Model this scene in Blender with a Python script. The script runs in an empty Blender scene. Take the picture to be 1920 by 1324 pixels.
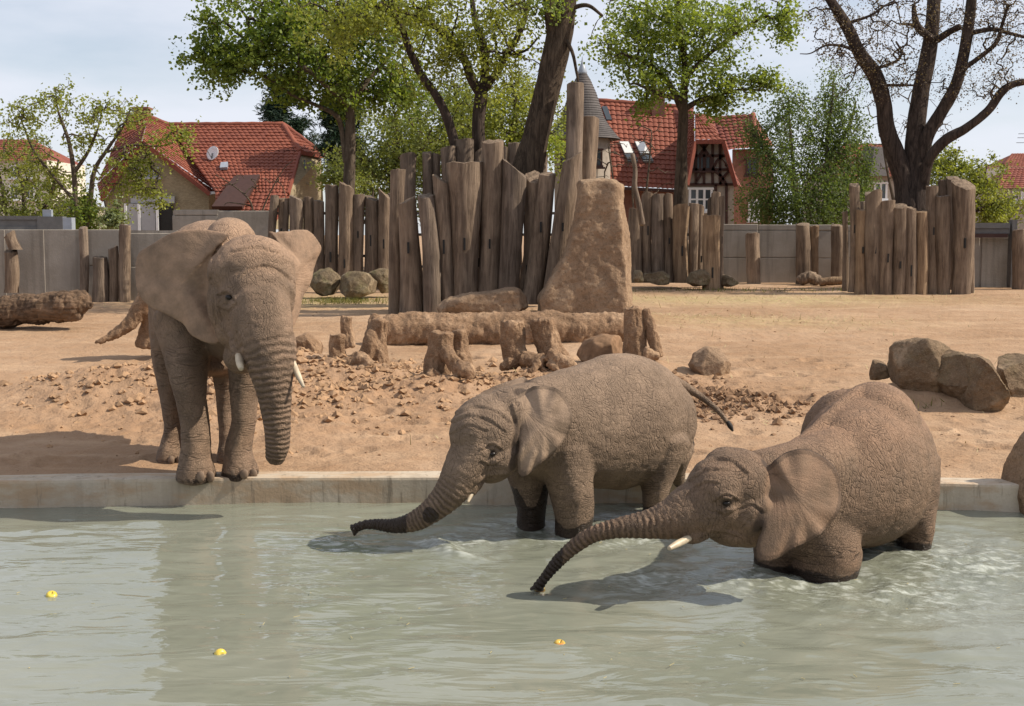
import bpy, math, random
import numpy as np
from mathutils import Vector, Matrix

# ---------------------------------------------------------------- camera, sky, sun, exposure
scene = bpy.context.scene
FPX = 2400.0                      # focal length in photograph pixels (1920 wide)
CAM_H = 2.43
PITCH = math.atan(222.0 / FPX)
cam_data = bpy.data.cameras.new('camera')
cam_data.sensor_width = 36.0
cam_data.lens = 36.0 * FPX / 1920.0
cam_data.clip_start = 0.1
cam_data.clip_end = 6000.0
cam = bpy.data.objects.new('camera', cam_data)
scene.collection.objects.link(cam)
cam.location = (0, 0, CAM_H)
cam.rotation_euler = (math.pi / 2 - PITCH, 0, 0)
scene.camera = cam

SUN_EL, SUN_AZ = math.radians(42), math.radians(-2)      # azimuth from +X towards +Y
SUN = Vector((math.cos(SUN_EL) * math.cos(SUN_AZ), math.cos(SUN_EL) * math.sin(SUN_AZ), math.sin(SUN_EL)))
world = bpy.data.worlds.new('World')
scene.world = world
world.use_nodes = True
wn, wl = world.node_tree.nodes, world.node_tree.links
wn.clear()
wo = wn.new('ShaderNodeOutputWorld')
bg = wn.new('ShaderNodeBackground')
bg.inputs['Strength'].default_value = 0.09
sky = wn.new('ShaderNodeTexSky')
sky.sky_type = 'NISHITA'
sky.sun_disc = False
sky.sun_elevation = SUN_EL
sky.sun_rotation = math.pi / 2 - SUN_AZ
sky.air_density = 1.0
sky.dust_density = 0.4
sky.ozone_density = 1.2
tc = wn.new('ShaderNodeTexCoord')
mp = wn.new('ShaderNodeMapping')
mp.inputs['Scale'].default_value = (1.6, 1.6, 6.0)
mp.inputs['Location'].default_value = (0.35, 0.2, 0.1)
cn = wn.new('ShaderNodeTexNoise')
cn.inputs['Scale'].default_value = 2.2
cn.inputs['Detail'].default_value = 6.0
cn.inputs['Roughness'].default_value = 0.55
cr = wn.new('ShaderNodeValToRGB')
cr.color_ramp.elements[0].position = 0.27
cr.color_ramp.elements[0].color = (0.38, 0.38, 0.38, 1)
cr.color_ramp.elements[1].position = 0.62
cr.color_ramp.elements[1].color = (0.9, 0.9, 0.9, 1)
cm = wn.new('ShaderNodeMixRGB')
cm.inputs[2].default_value = (7.6, 7.85, 8.7, 1)
wl.new(tc.outputs['Generated'], mp.inputs['Vector'])
wl.new(mp.outputs[0], cn.inputs['Vector'])
wl.new(cn.outputs['Fac'], cr.inputs[0])
wl.new(cr.outputs[0], cm.inputs[0])
wl.new(sky.outputs[0], cm.inputs[1])
wl.new(cm.outputs[0], bg.inputs['Color'])
wl.new(bg.outputs[0], wo.inputs[0])

sun_data = bpy.data.lights.new('sun', 'SUN')
sun_data.energy = 4.9
sun_data.angle = math.radians(0.53)
sun_data.color = (1.0, 0.91, 0.77)
sun_ob = bpy.data.objects.new('sun', sun_data)
scene.collection.objects.link(sun_ob)
sun_ob.location = SUN * 100
sun_ob.rotation_euler = SUN.to_track_quat('Z', 'Y').to_euler()

scene.view_settings.view_transform = 'Standard'
scene.view_settings.look = 'None'
scene.view_settings.exposure = 0.33
scene.view_settings.gamma = 1.0
scene.view_settings.use_curve_mapping = False
scene.render.engine = 'CYCLES'
scene.cycles.max_bounces = 6
scene.cycles.transparent_max_bounces = 6
scene.cycles.caustics_reflective = False
scene.cycles.caustics_refractive = False
scene.cycles.use_denoising = True

# ---------------------------------------------------------------- geometry helpers
SP, CP = math.sin(PITCH), math.cos(PITCH)
def P(px, py, d):
    """photograph direction (px, py) at distance d along +Y -> world point"""
    x, y = (px - 960.0) / FPX, -(py - 662.0) / FPX
    t = d / (CP + y * SP)
    return np.array((x * t, d, CAM_H + t * (-SP + y * CP)))
def S(d):
    return d / FPX
def smoothstep(a, b, x):
    t = np.clip((x - a) / (b - a), 0, 1)
    return t * t * (3 - 2 * t)
def _hash(ix, iy, iz, seed):
    n = (ix.astype(np.int64) * 374761393 + iy.astype(np.int64) * 668265263 + iz.astype(np.int64) * 2147483647 + seed * 974634177) & 0xFFFFFFFF
    n = ((n ^ (n >> 13)) * 1274126177) & 0xFFFFFFFF
    n = ((n ^ (n >> 16)) * 2246822519) & 0xFFFFFFFF
    n = n ^ (n >> 15)
    return (n & 0xFFFFFF) / float(0xFFFFFF) * 2 - 1
def vnoise(p, seed=0):
    p = np.asarray(p, float)
    i = np.floor(p).astype(np.int64)
    f = p - i
    u = f * f * f * (f * (f * 6 - 15) + 10)
    r = 0
    for dx in (0, 1):
        for dy in (0, 1):
            for dz in (0, 1):
                w = (u[:, 0] if dx else 1 - u[:, 0]) * (u[:, 1] if dy else 1 - u[:, 1]) * (u[:, 2] if dz else 1 - u[:, 2])
                r = r + w * _hash(i[:, 0] + dx, i[:, 1] + dy, i[:, 2] + dz, seed)
    return r
def fbm(p, octv=4, seed=0, gain=0.5, lac=2.03):
    p = np.asarray(p, float)
    a, s, o = 1.0, 0, 0
    for k in range(octv):
        o = o + a * vnoise(p, seed + k * 17)
        s += a
        a *= gain
        p = p * lac + 13.7
    return o / s
def noise2(x, y, sc, octv=4, seed=0, gain=0.5):
    return fbm(np.stack([x * sc, y * sc, np.zeros_like(x) + seed * .37], 1), octv, seed, gain)

def link(o):
    scene.collection.objects.link(o)
    return o
def make_mesh(name, V, faces, smooth=True):
    """V (n,3); faces: list of (m,k) int arrays or a list of index lists"""
    me = bpy.data.meshes.new(name)
    V = np.asarray(V, np.float32)
    if not isinstance(faces, list):
        faces = [faces]
    loops, tot = [], []
    for f in faces:
        if isinstance(f, np.ndarray):
            loops.append(f.reshape(-1))
            tot.append(np.full(len(f), f.shape[1]))
        else:
            loops.append(np.array(f))
            tot.append(np.array([len(f)]))
    loops, tot = np.concatenate(loops).astype(np.int32), np.concatenate(tot).astype(np.int32)
    me.vertices.add(len(V))
    me.vertices.foreach_set('co', V.ravel())
    me.loops.add(len(loops))
    me.loops.foreach_set('vertex_index', loops)
    me.polygons.add(len(tot))
    st = np.zeros(len(tot), np.int32)
    st[1:] = np.cumsum(tot)[:-1]
    me.polygons.foreach_set('loop_start', st)
    me.polygons.foreach_set('loop_total', tot)
    me.polygons.foreach_set('use_smooth', np.full(len(tot), smooth))
    me.update(calc_edges=True)
    me.validate()
    return me
def obj(name, me, material=None, parent=None):
    o = bpy.data.objects.new(name, me)
    link(o)
    if material is not None:
        me.materials.clear()
        me.materials.append(material)
    if parent is not None:
        o.parent = parent
    return o
def tag(o, label, cat=None, group=None, kind=None):
    if label:
        o['label'] = label
    if cat:
        o['category'] = cat
    if group:
        o['group'] = group
    if kind:
        o['kind'] = kind
    return o
def thing(name, label, cat, loc, group=None):
    o = link(bpy.data.objects.new(name, None))
    o.empty_display_size = 0.2
    o.location = tuple(loc)
    o['kind'] = 'thing'
    return tag(o, label, cat, group)
def local(V, parent):
    """world vertices -> coordinates of an unrotated parent"""
    return np.asarray(V) - np.array(parent.location)
def attr(me, name, vals):
    a = me.attributes.new(name, 'FLOAT', 'POINT')
    a.data.foreach_set('value', np.asarray(vals, np.float32))

class MB:
    """collects geometry for one mesh"""
    def __init__(self):
        self.v, self.f, self.n = [], [], 0
    def add(self, V, faces):
        V = np.asarray(V, float)
        for f in (faces if isinstance(faces, list) else [faces]):
            self.f.append(np.asarray(f) + self.n)
        self.v.append(V)
        self.n += len(V)
    def box(self, lo, hi):
        x0, y0, z0 = lo
        x1, y1, z1 = hi
        V = [(x0, y0, z0), (x1, y0, z0), (x1, y1, z0), (x0, y1, z0), (x0, y0, z1), (x1, y0, z1), (x1, y1, z1), (x0, y1, z1)]
        self.add(V, np.array([(0, 3, 2, 1), (4, 5, 6, 7), (0, 1, 5, 4), (1, 2, 6, 5), (2, 3, 7, 6), (3, 0, 4, 7)]))
    def prism(self, pts, off):
        """polygon (list of 3D points) extruded by vector off"""
        pts = [np.asarray(p, float) for p in pts]
        off = np.asarray(off, float)
        n = len(pts)
        nrm = sum(np.cross(pts[i] - pts[0], pts[i + 1] - pts[0]) for i in range(1, n - 1))
        if np.dot(nrm, off) > 0:
            pts = pts[::-1]
        V = pts + [p + off for p in pts]
        fs = [list(range(n)), list(range(2 * n - 1, n - 1, -1))] + [[i, i + n, (i + 1) % n + n, (i + 1) % n] for i in range(n)]
        for f in fs:
            self.f.append(np.array(f)[None, :] + self.n)
        self.v.append(np.array(V))
        self.n += len(V)
    def bar(self, a, b, w, h=None, up=(0, 0, 1)):
        """rectangular bar from a to b, w wide, h high"""
        a, b = np.asarray(a, float), np.asarray(b, float)
        h = h or w
        t = (b - a) / np.linalg.norm(b - a)
        s = np.cross(t, np.asarray(up, float))
        s = s / np.linalg.norm(s)
        u = np.cross(s, t)
        q = [a + s * w / 2 * i + u * h / 2 * j for i, j in ((-1, -1), (1, -1), (1, 1), (-1, 1))]
        self.prism(q, b - a)
    def build(self, name, mat, parent=None, smooth=False):
        V = np.concatenate(self.v)
        if parent is not None:
            V = local(V, parent)
        fs = {}
        for f in self.f:
            fs.setdefault(f.shape[1], []).append(f)
        return obj(name, make_mesh(name, V, [np.concatenate(x) for x in fs.values()], smooth), mat, parent)

def catmull(pts, n):
    """pts (k,m) -> n samples of a smooth curve through them, spaced by length"""
    pts = np.asarray(pts, float)
    k = len(pts)
    if k == 2:
        t = np.linspace(0, 1, n)[:, None]
        return pts[0] * (1 - t) + pts[1] * t
    ext = np.vstack([2 * pts[0] - pts[1], pts, 2 * pts[-1] - pts[-2]])
    seg = np.linalg.norm(np.diff(pts[:, :3], axis=0), axis=1)
    u = np.concatenate([[0], np.cumsum(seg)])
    q = np.linspace(0, u[-1], n)
    i = np.clip(np.searchsorted(u, q, side='right') - 1, 0, k - 2)
    t = ((q - u[i]) / np.maximum(seg[i], 1e-9))[:, None]
    p0, p1, p2, p3 = ext[i], ext[i + 1], ext[i + 2], ext[i + 3]
    return 0.5 * ((2 * p1) + (-p0 + p2) * t + (2 * p0 - 5 * p1 + 4 * p2 - p3) * t ** 2 + (-p0 + 3 * p1 - 3 * p2 + p3) * t ** 3)

def tube(C, A, B, hint, nseg=24, cap0=0.6, cap1=0.6):
    """closed tube: centres C (n,3), radii A along hint, B across"""
    C = np.asarray(C, float)
    n = len(C)
    T = np.gradient(C, axis=0)
    T /= np.linalg.norm(T, axis=1)[:, None]
    h = np.asarray(hint, float)
    U = h - T * (T @ h)[:, None]
    U /= np.linalg.norm(U, axis=1)[:, None]
    W = np.cross(T, U)
    rings = []
    K = 5
    def ring(c, a, b, u, w):
        th = np.linspace(0, 2 * np.pi, nseg, endpoint=False)
        return c + np.cos(th)[:, None] * a * u + np.sin(th)[:, None] * b * w
    for k in range(K, 0, -1):
        f = k / (K + .4) * np.pi / 2
        r = min(A[0], B[0]) * cap0
        rings.append(ring(C[0] - T[0] * r * np.sin(f), A[0] * np.cos(f), B[0] * np.cos(f), U[0], W[0]))
    for i in range(n):
        rings.append(ring(C[i], A[i], B[i], U[i], W[i]))
    for k in range(1, K + 1):
        f = k / (K + .4) * np.pi / 2
        r = min(A[-1], B[-1]) * cap1
        rings.append(ring(C[-1] + T[-1] * r * np.sin(f), A[-1] * np.cos(f), B[-1] * np.cos(f), U[-1], W[-1]))
    V = np.concatenate(rings)
    R = len(rings)
    i = np.arange(R - 1)[:, None] * nseg
    j = np.arange(nseg)[None, :]
    j2 = (j + 1) % nseg
    F = np.stack([i + j, i + j2, i + nseg + j2, i + nseg + j], -1).reshape(-1, 4)
    c0, c1 = len(V), len(V) + 1
    V = np.vstack([V, rings[0].mean(0), rings[-1].mean(0)])
    k = np.arange(nseg)
    F0 = np.stack([np.full(nseg, c0), (k + 1) % nseg, k], 1)
    b = (R - 1) * nseg
    F1 = np.stack([np.full(nseg, c1), b + k, b + (k + 1) % nseg], 1)
    return V, [F, np.vstack([F0, F1])]

def ellipsoid(c, r, axes=None, nu=24, nv=14):
    th = np.linspace(0, np.pi, nv + 2)[1:-1]
    ph = np.linspace(0, 2 * np.pi, nu, endpoint=False)
    V = np.array([(math.sin(t) * math.cos(p), math.sin(t) * math.sin(p), math.cos(t)) for t in th for p in ph] + [(0, 0, 1), (0, 0, -1)])
    V = V * np.asarray(r)
    if axes is not None:
        V = V @ np.asarray(axes)
    V = V + np.asarray(c)
    i = np.arange(nv - 1)[:, None] * nu
    j = np.arange(nu)[None, :]
    F = np.stack([i + j, i + nu + j, i + nu + (j + 1) % nu, i + (j + 1) % nu], -1).reshape(-1, 4)
    k = np.arange(nu)
    T0 = np.stack([np.full(nu, nu * nv), k, (k + 1) % nu], 1)
    b = (nv - 1) * nu
    T1 = np.stack([np.full(nu, nu * nv + 1), b + (k + 1) % nu, b + k], 1)
    return V, [F, np.vstack([T0, T1])]

def voxel_union(mb, voxel, smooth_it=6, lam=0.5):
    """all closed shells in mb -> one continuous surface (V, F arrays)"""
    V = np.concatenate(mb.v)
    fs = {}
    for f in mb.f:
        fs.setdefault(f.shape[1], []).append(f)
    me = make_mesh('tmp', V, [np.concatenate(x) for x in fs.values()])
    o = link(bpy.data.objects.new('tmp', me))
    m = o.modifiers.new('r', 'REMESH')
    m.mode = 'VOXEL'
    m.voxel_size = voxel
    dg = bpy.context.evaluated_depsgraph_get()
    dg.update()
    ev = o.evaluated_get(dg)
    em = ev.to_mesh()
    nv, nf = len(em.vertices), len(em.polygons)
    co = np.empty(nv * 3, np.float32)
    em.vertices.foreach_get('co', co)
    lt = np.empty(nf, np.int32)
    em.polygons.foreach_get('loop_total', lt)
    li = np.empty(len(em.loops), np.int32)
    em.loops.foreach_get('vertex_index', li)
    ed = np.empty(len(em.edges) * 2, np.int32)
    em.edges.foreach_get('vertices', ed)
    ev.to_mesh_clear()
    bpy.data.objects.remove(o)
    bpy.data.meshes.remove(me)
    co = co.reshape(-1, 3).astype(float)
    ed = ed.reshape(-1, 2)
    F = []
    st = np.concatenate([[0], np.cumsum(lt)[:-1]])
    for k in np.unique(lt):
        s = st[lt == k]
        F.append(li[s[:, None] + np.arange(k)[None, :]])
    co = laplace(co, ed, smooth_it, lam)
    return co, F, ed
def laplace(co, ed, it, lam=0.5):
    n = len(co)
    deg = np.bincount(ed.ravel(), minlength=n).astype(float)[:, None]
    for k in range(it):
        l = lam if k % 2 == 0 else -lam * 1.04 if it > 3 and False else lam
        acc = np.zeros_like(co)
        for c in range(3):
            acc[:, c] = np.bincount(ed[:, 0], co[ed[:, 1], c], n) + np.bincount(ed[:, 1], co[ed[:, 0], c], n)
        co = co + l * (acc / np.maximum(deg, 1) - co)
    return co
def normals(V, F):
    N = np.zeros_like(V)
    for f in F:
        a, b, c = V[f[:, 0]], V[f[:, 1]], V[f[:, -1]]
        nn = np.cross(b - a, c - a)
        for k in range(f.shape[1]):
            for ax in range(3):
                N[:, ax] += np.bincount(f[:, k], nn[:, ax], len(V))
    return N / np.maximum(np.linalg.norm(N, axis=1), 1e-12)[:, None]

# ---------------------------------------------------------------- material helpers
class Mat:
    def __init__(self, name, rough=0.85, spec=0.3):
        self.m = bpy.data.materials.new(name)
        self.m.use_nodes = True
        self.nt = self.m.node_tree
        self.n, self.l = self.nt.nodes, self.nt.links
        self.b = self.n['Principled BSDF']
        self.b.inputs['Roughness'].default_value = rough
        self.b.inputs['Specular IOR Level'].default_value = spec
        self._tc = None
    def node(self, t, **kw):
        x = self.n.new(t)
        for k, v in kw.items():
            setattr(x, k, v)
        return x
    def put(self, sock, v):
        if isinstance(v, bpy.types.NodeSocket):
            self.l.new(v, sock)
        else:
            sock.default_value = v
    def coord(self, scale=(1, 1, 1), kind='Object', rot=(0, 0, 0)):
        if self._tc is None:
            self._tc = self.node('ShaderNodeTexCoord')
        mp = self.node('ShaderNodeMapping')
        mp.inputs['Scale'].default_value = scale
        mp.inputs['Rotation'].default_value = rot
        self.l.new(self._tc.outputs[kind], mp.inputs['Vector'])
        return mp.outputs[0]
    def noise(self, scale, detail=4, rough=0.5, vec=None, dist=0.0, out='Fac'):
        x = self.node('ShaderNodeTexNoise')
        x.inputs['Scale'].default_value = scale
        x.inputs['Detail'].default_value = detail
        x.inputs['Roughness'].default_value = rough
        x.inputs['Distortion'].default_value = dist
        self.l.new(vec if vec is not None else self.coord(), x.inputs['Vector'])
        return x.outputs[out]
    def voronoi(self, scale, feature='DISTANCE_TO_EDGE', vec=None, rnd=1.0, out='Distance'):
        x = self.node('ShaderNodeTexVoronoi', feature=feature)
        x.inputs['Scale'].default_value = scale
        x.inputs['Randomness'].default_value = rnd
        self.l.new(vec if vec is not None else self.coord(), x.inputs['Vector'])
        return x.outputs[out]
    def ramp(self, fac, stops, interp='LINEAR'):
        x = self.node('ShaderNodeValToRGB')
        x.color_ramp.interpolation = interp
        e = x.color_ramp.elements
        while len(e) < len(stops):
            e.new(0.5)
        for q, (p, c) in zip(e, stops):
            q.position = p
            q.color = tuple(c) + (1,) if len(c) == 3 else c
        self.put(x.inputs[0], fac)
        return x.outputs[0]
    def val(self, fac, a, b, lo=0.0, hi=1.0):
        x = self.node('ShaderNodeMapRange')
        x.inputs['From Min'].default_value = a
        x.inputs['From Max'].default_value = b
        x.inputs['To Min'].default_value = lo
        x.inputs['To Max'].default_value = hi
        self.put(x.inputs['Value'], fac)
        return x.outputs[0]
    def math(self, op, a, b=0.0):
        x = self.node('ShaderNodeMath', operation=op)
        self.put(x.inputs[0], a)
        self.put(x.inputs[1], b)
        return x.outputs[0]
    def mix(self, fac, a, b, mode='MIX'):
        x = self.node('ShaderNodeMixRGB', blend_type=mode)
        self.put(x.inputs[0], fac)
        for s, v in ((x.inputs[1], a), (x.inputs[2], b)):
            self.put(s, v if isinstance(v, bpy.types.NodeSocket) else tuple(v) + (1,))
        return x.outputs[0]
    def attr(self, name):
        x = self.node('ShaderNodeAttribute')
        x.attribute_name = name
        return x.outputs['Fac']
    def objrand(self):
        return self.node('ShaderNodeObjectInfo').outputs['Random']
    def vadd(self, a, b):
        x = self.node('ShaderNodeVectorMath', operation='ADD')
        self.put(x.inputs[0], a)
        self.put(x.inputs[1], b)
        return x.outputs[0]
    def color(self, c):
        self.put(self.b.inputs['Base Color'], c if isinstance(c, bpy.types.NodeSocket) else tuple(c) + (1,))
        return self
    def rough(self, r):
        self.put(self.b.inputs['Roughness'], r)
        return self
    def bump(self, h, strength=0.5, dist=0.02):
        x = self.node('ShaderNodeBump')
        x.inputs['Strength'].default_value = strength
        x.inputs['Distance'].default_value = dist
        prev = self.b.inputs['Normal']
        if prev.is_linked:
            self.l.new(prev.links[0].from_socket, x.inputs['Normal'])
        self.put(x.inputs['Height'], h)
        self.l.new(x.outputs[0], self.b.inputs['Normal'])
        return self
# ---------------------------------------------------------------- materials
def mat_sand():
    m = Mat('sand', 0.95, 0.15)
    big = m.noise(0.35, 5, 0.55)
    mid = m.noise(2.2, 6, 0.6)
    fine = m.noise(30, 5, 0.65)
    streak = m.noise(1.3, 5, 0.6, m.coord((0.35, 1.6, 1)))
    c = m.ramp(big, [(0.3, (0.285, 0.178, 0.104)), (0.55, (0.365, 0.242, 0.152)), (0.75, (0.405, 0.282, 0.188))])
    c = m.mix(m.val(mid, 0.42, 0.7, 0, 0.55), c, (0.30, 0.175, 0.095))
    c = m.mix(m.val(streak, 0.5, 0.72, 0, 0.5), c, (0.50, 0.35, 0.225))
    c = m.mix(m.val(fine, 0.5, 0.75, 0, 0.45), c, (0.24, 0.14, 0.08))
    c = m.mix(m.math('MULTIPLY', m.attr('loose'), 0.45), c, (0.29, 0.17, 0.10))
    c = m.mix(m.math('MULTIPLY', m.attr('straw'), m.val(m.noise(14, 5, 0.7, m.coord((0.5, 2, 1))), 0.45, 0.62)), c, (0.42, 0.37, 0.17))
    m.color(c)
    m.bump(mid, 0.8, 0.09)
    m.bump(m.noise(9, 6, 0.65), 0.8, 0.04)
    m.bump(fine, 0.8, 0.014)
    return m.m
def mat_water():
    m = Mat('murky_water', 0.06, 0.5)
    c = m.ramp(m.noise(0.5, 4, 0.6), [(0.3, (0.175, 0.185, 0.14)), (0.7, (0.22, 0.226, 0.18))])
    fo = m.attr('foam')
    c = m.mix(fo, c, (0.44, 0.46, 0.41))
    m.color(c)
    m.rough(m.val(fo, 0, 1, 0.025, 0.35))
    m.b.inputs['IOR'].default_value = 1.42
    w1 = m.noise(2.6, 3, 0.5, m.coord((0.5, 1.4, 1)), 0.8)
    w2 = m.noise(26, 3, 0.6, m.coord((0.75, 1.3, 1)), 0.3)
    ch = m.attr('chop')
    m.bump(w1, 0.4, 0.05)
    m.bump(m.math('MULTIPLY', w2, m.val(ch, 0, 1, 0.04, 1.8)), 0.6, 0.014)
    return m.m
def mat_concrete(name, base, dark, dirt=None):
    m = Mat(name, 0.9, 0.25)
    a = m.noise(1.1, 6, 0.6)
    st = m.noise(3.0, 4, 0.6, m.coord((1.6, 1.6, 0.12)))
    c = m.mix(m.val(a, 0.35, 0.7), base, dark)
    c = m.mix(m.val(st, 0.5, 0.72, 0, 0.6), c, tuple(x * 0.6 for x in dark))
    c = m.mix(m.val(m.noise(45, 4, 0.6), 0.5, 0.75, 0, 0.35), c, tuple(x * 0.65 for x in base))
    if dirt:
        c = m.mix(m.val(m.noise(1.7, 6, 0.65, m.coord((1, 2.5, 2.5))), 0.46, 0.62, 0, 0.75), c, dirt)
        c = m.mix(m.val(m.noise(5, 6, 0.7, m.coord((2.2, 1, 0.25))), 0.56, 0.66, 0, 0.7), c, tuple(x * 0.45 for x in dark))
    m.color(c)
    m.bump(m.noise(20, 5, 0.65), 0.5, 0.015)
    return m.m
def mat_wood(name, light, dark, stretch=(7, 7, 0.6), rnd=0.35):
    m = Mat(name, 0.9, 0.2)
    v = m.coord(stretch)
    g = m.noise(1.6, 6, 0.65, v, 0.5)
    fine = m.noise(6.0, 5, 0.7, v)
    patch = m.noise(1.4, 4, 0.55)
    c = m.ramp(g, [(0.36, tuple(x * 0.7 for x in dark)), (0.46, dark), (0.56, tuple((a + b) / 2 for a, b in zip(light, dark))), (0.68, light)])
    crack = m.val(fine, 0.30, 0.42, 1, 0)
    c = m.mix(m.math('MULTIPLY', crack, 0.75), c, tuple(x * 0.3 for x in dark))
    c = m.mix(m.val(patch, 0.45, 0.7, 0, 0.5), c, tuple(x * 1.15 for x in light))
    c = m.mix(m.val(m.objrand(), 0, 1, 0, rnd), c, tuple(x * 0.55 for x in dark))
    m.color(c)
    m.bump(g, 1.0, 0.05)
    m.bump(fine, 1.0, 0.02)
    return m.m
def mat_bark(name, light, dark, sc=1.0):
    m = Mat(name, 0.95, 0.15)
    v = m.coord((9 * sc, 9 * sc, 1.6 * sc))
    g = m.noise(1.2, 6, 0.7, v, 1.2)
    m.color(m.ramp(g, [(0.35, dark), (0.65, light)]))
    m.bump(g, 1.0, 0.06)
    return m.m
def mat_rock(name, light, dark, moss=0.0):
    m = Mat(name, 0.92, 0.2)
    a = m.noise(2.2, 7, 0.62)
    b = m.noise(14, 6, 0.7)
    c = m.ramp(a, [(0.34, tuple(x * 0.8 for x in dark)), (0.5, dark), (0.6, light), (0.72, tuple(x * 1.2 for x in light))])
    c = m.mix(m.val(b, 0.48, 0.68, 0, 0.8), c, tuple(x * 0.5 for x in dark))
    c = m.mix(m.val(m.noise(55, 4, 0.7), 0.5, 0.7, 0, 0.5), c, tuple(x * 1.25 for x in light))
    if moss:
        c = m.mix(m.val(m.noise(3.1, 5, 0.6), 0.5, 0.68, 0, moss), c, (0.10, 0.12, 0.035))
    m.color(c)
    m.bump(a, 1.0, 0.12)
    m.bump(b, 1.0, 0.035)
    m.bump(m.noise(55, 4, 0.7), 0.7, 0.01)
    return m.m
def mat_leaf(name, a, b, trans=0.5):
    m = Mat(name, 0.55, 0.3)
    c = m.mix(m.attr('lv'), a, b)
    m.color(c)
    tr = m.node('ShaderNodeBsdfTranslucent')
    c2 = m.mix(1.0, c, (1.25, 1.2, 0.5), 'MULTIPLY')
    m.l.new(c2, tr.inputs['Color'])
    mx = m.node('ShaderNodeMixShader')
    mx.inputs[0].default_value = trans
    out = m.n['Material Output']
    m.l.new(m.b.outputs[0], mx.inputs[1])
    m.l.new(tr.outputs[0], mx.inputs[2])
    m.l.new(mx.outputs[0], out.inputs['Surface'])
    return m.m
def mat_skin(name, base, dark, dust, dust_amt, edge=0.6):
    m = Mat(name, 0.8, 0.28)
    co = m.coord()
    warp = m.node('ShaderNodeTexNoise')
    warp.inputs['Scale'].default_value = 7.0
    warp.inputs['Detail'].default_value = 3
    m.l.new(co, warp.inputs['Vector'])
    wv = m.node('ShaderNodeVectorMath', operation='SCALE')
    m.l.new(warp.outputs['Color'], wv.inputs[0])
    wv.inputs['Scale'].default_value = 0.10
    cw = m.vadd(co, wv.outputs[0])
    def stretch(v, s):
        mp = m.node('ShaderNodeMapping')
        mp.inputs['Scale'].default_value = s
        m.l.new(v, mp.inputs['Vector'])
        return mp.outputs[0]
    v1 = m.voronoi(20, vec=stretch(cw, (1.35, 1.35, 0.75)))
    v2 = m.voronoi(47, vec=stretch(cw, (1.2, 1.2, 0.8)))
    v3 = m.voronoi(9, vec=stretch(cw, (1.5, 1.5, 0.55)))
    brk = m.val(m.noise(5.5, 3, 0.5), 0.35, 0.62)
    body = m.math('ADD', m.math('MAXIMUM', m.val(v1, 0.0, 0.10), m.math('MULTIPLY', brk, 0.7)), m.math('MULTIPLY', m.val(v2, 0.0, 0.12), 0.45))
    body = m.math('MULTIPLY', body, m.val(v3, 0.0, 0.05, 0.4, 1.0))
    ear, trunk, leg, wet, eye = (m.attr(x) for x in ('ear', 'trunk', 'leg', 'wet', 'eye'))
    rings = m.math('SINE', m.math('ADD', m.math('MULTIPLY', m.attr('trunk_s'), 1.0), m.math('MULTIPLY', m.noise(8, 4, 0.6), 9.0)))
    ringh = m.val(rings, -1, 1)
    def lines(sc, k, st, seed):
        n_ = m.noise(sc, 2.2, 0.5, stretch(m.vadd(co, (seed, seed * 2.3, seed * 1.7)), st), 0.3)
        ln = m.val(m.math('ABSOLUTE', m.math('SINE', m.math('MULTIPLY', n_, k))), 0.0, 0.5)
        return m.math('MAXIMUM', ln, m.val(m.noise(4.3, 3, 0.6, stretch(m.vadd(co, (seed * 3, 0.4, seed)), st)), 0.44, 0.58))
    la, lb = lines(2.1, 92, (1.3, 1.3, 0.5), 1.3), lines(1.8, 88, (0.9, 0.9, 1.3), 4.1)
    fine_ = m.math('ADD', m.math('MULTIPLY', m.val(v1, 0.0, 0.10), 0.3), m.math('MULTIPLY', m.val(v2, 0.0, 0.12), 0.15))
    body = m.math('ADD', m.math('ADD', m.math('MULTIPLY', la, 0.45), m.math('MULTIPLY', m.math('MAXIMUM', lb, brk), 0.35)), fine_)
    lc = lines(2.3, 70, (0.4, 0.4, 2.2), 2.2)
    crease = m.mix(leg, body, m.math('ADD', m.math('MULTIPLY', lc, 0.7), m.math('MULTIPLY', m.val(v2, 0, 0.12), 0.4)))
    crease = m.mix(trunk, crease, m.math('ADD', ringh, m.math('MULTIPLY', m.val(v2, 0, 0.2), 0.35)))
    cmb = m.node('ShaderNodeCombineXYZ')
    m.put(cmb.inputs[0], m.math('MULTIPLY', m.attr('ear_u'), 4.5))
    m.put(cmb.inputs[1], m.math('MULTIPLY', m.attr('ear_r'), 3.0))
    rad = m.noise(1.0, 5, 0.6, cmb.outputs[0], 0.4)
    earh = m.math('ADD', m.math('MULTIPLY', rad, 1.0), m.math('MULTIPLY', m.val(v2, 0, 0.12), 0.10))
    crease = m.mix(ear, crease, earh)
    blotch = m.noise(2.6, 6, 0.6)
    c = m.mix(m.val(blotch, 0.35, 0.68), base, tuple(x * 0.72 for x in base))
    c = m.mix(m.math('MULTIPLY', m.val(m.noise(4.0, 6, 0.62), 0.42, 0.66), dust_amt), c, dust)
    c = m.mix(m.math('MULTIPLY', m.attr('dust'), m.val(m.noise(7.0, 6, 0.65), 0.3, 0.6, 0.35, 1)), c, dust)
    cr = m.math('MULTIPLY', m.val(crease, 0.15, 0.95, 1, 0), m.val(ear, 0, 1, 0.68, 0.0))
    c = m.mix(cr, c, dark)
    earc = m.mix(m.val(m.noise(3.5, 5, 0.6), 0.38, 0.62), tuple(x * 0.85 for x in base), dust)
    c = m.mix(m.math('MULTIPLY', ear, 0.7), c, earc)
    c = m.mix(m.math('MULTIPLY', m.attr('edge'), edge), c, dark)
    c = m.mix(m.math('MULTIPLY', eye, 0.75), c, (0.035, 0.026, 0.02))
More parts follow.
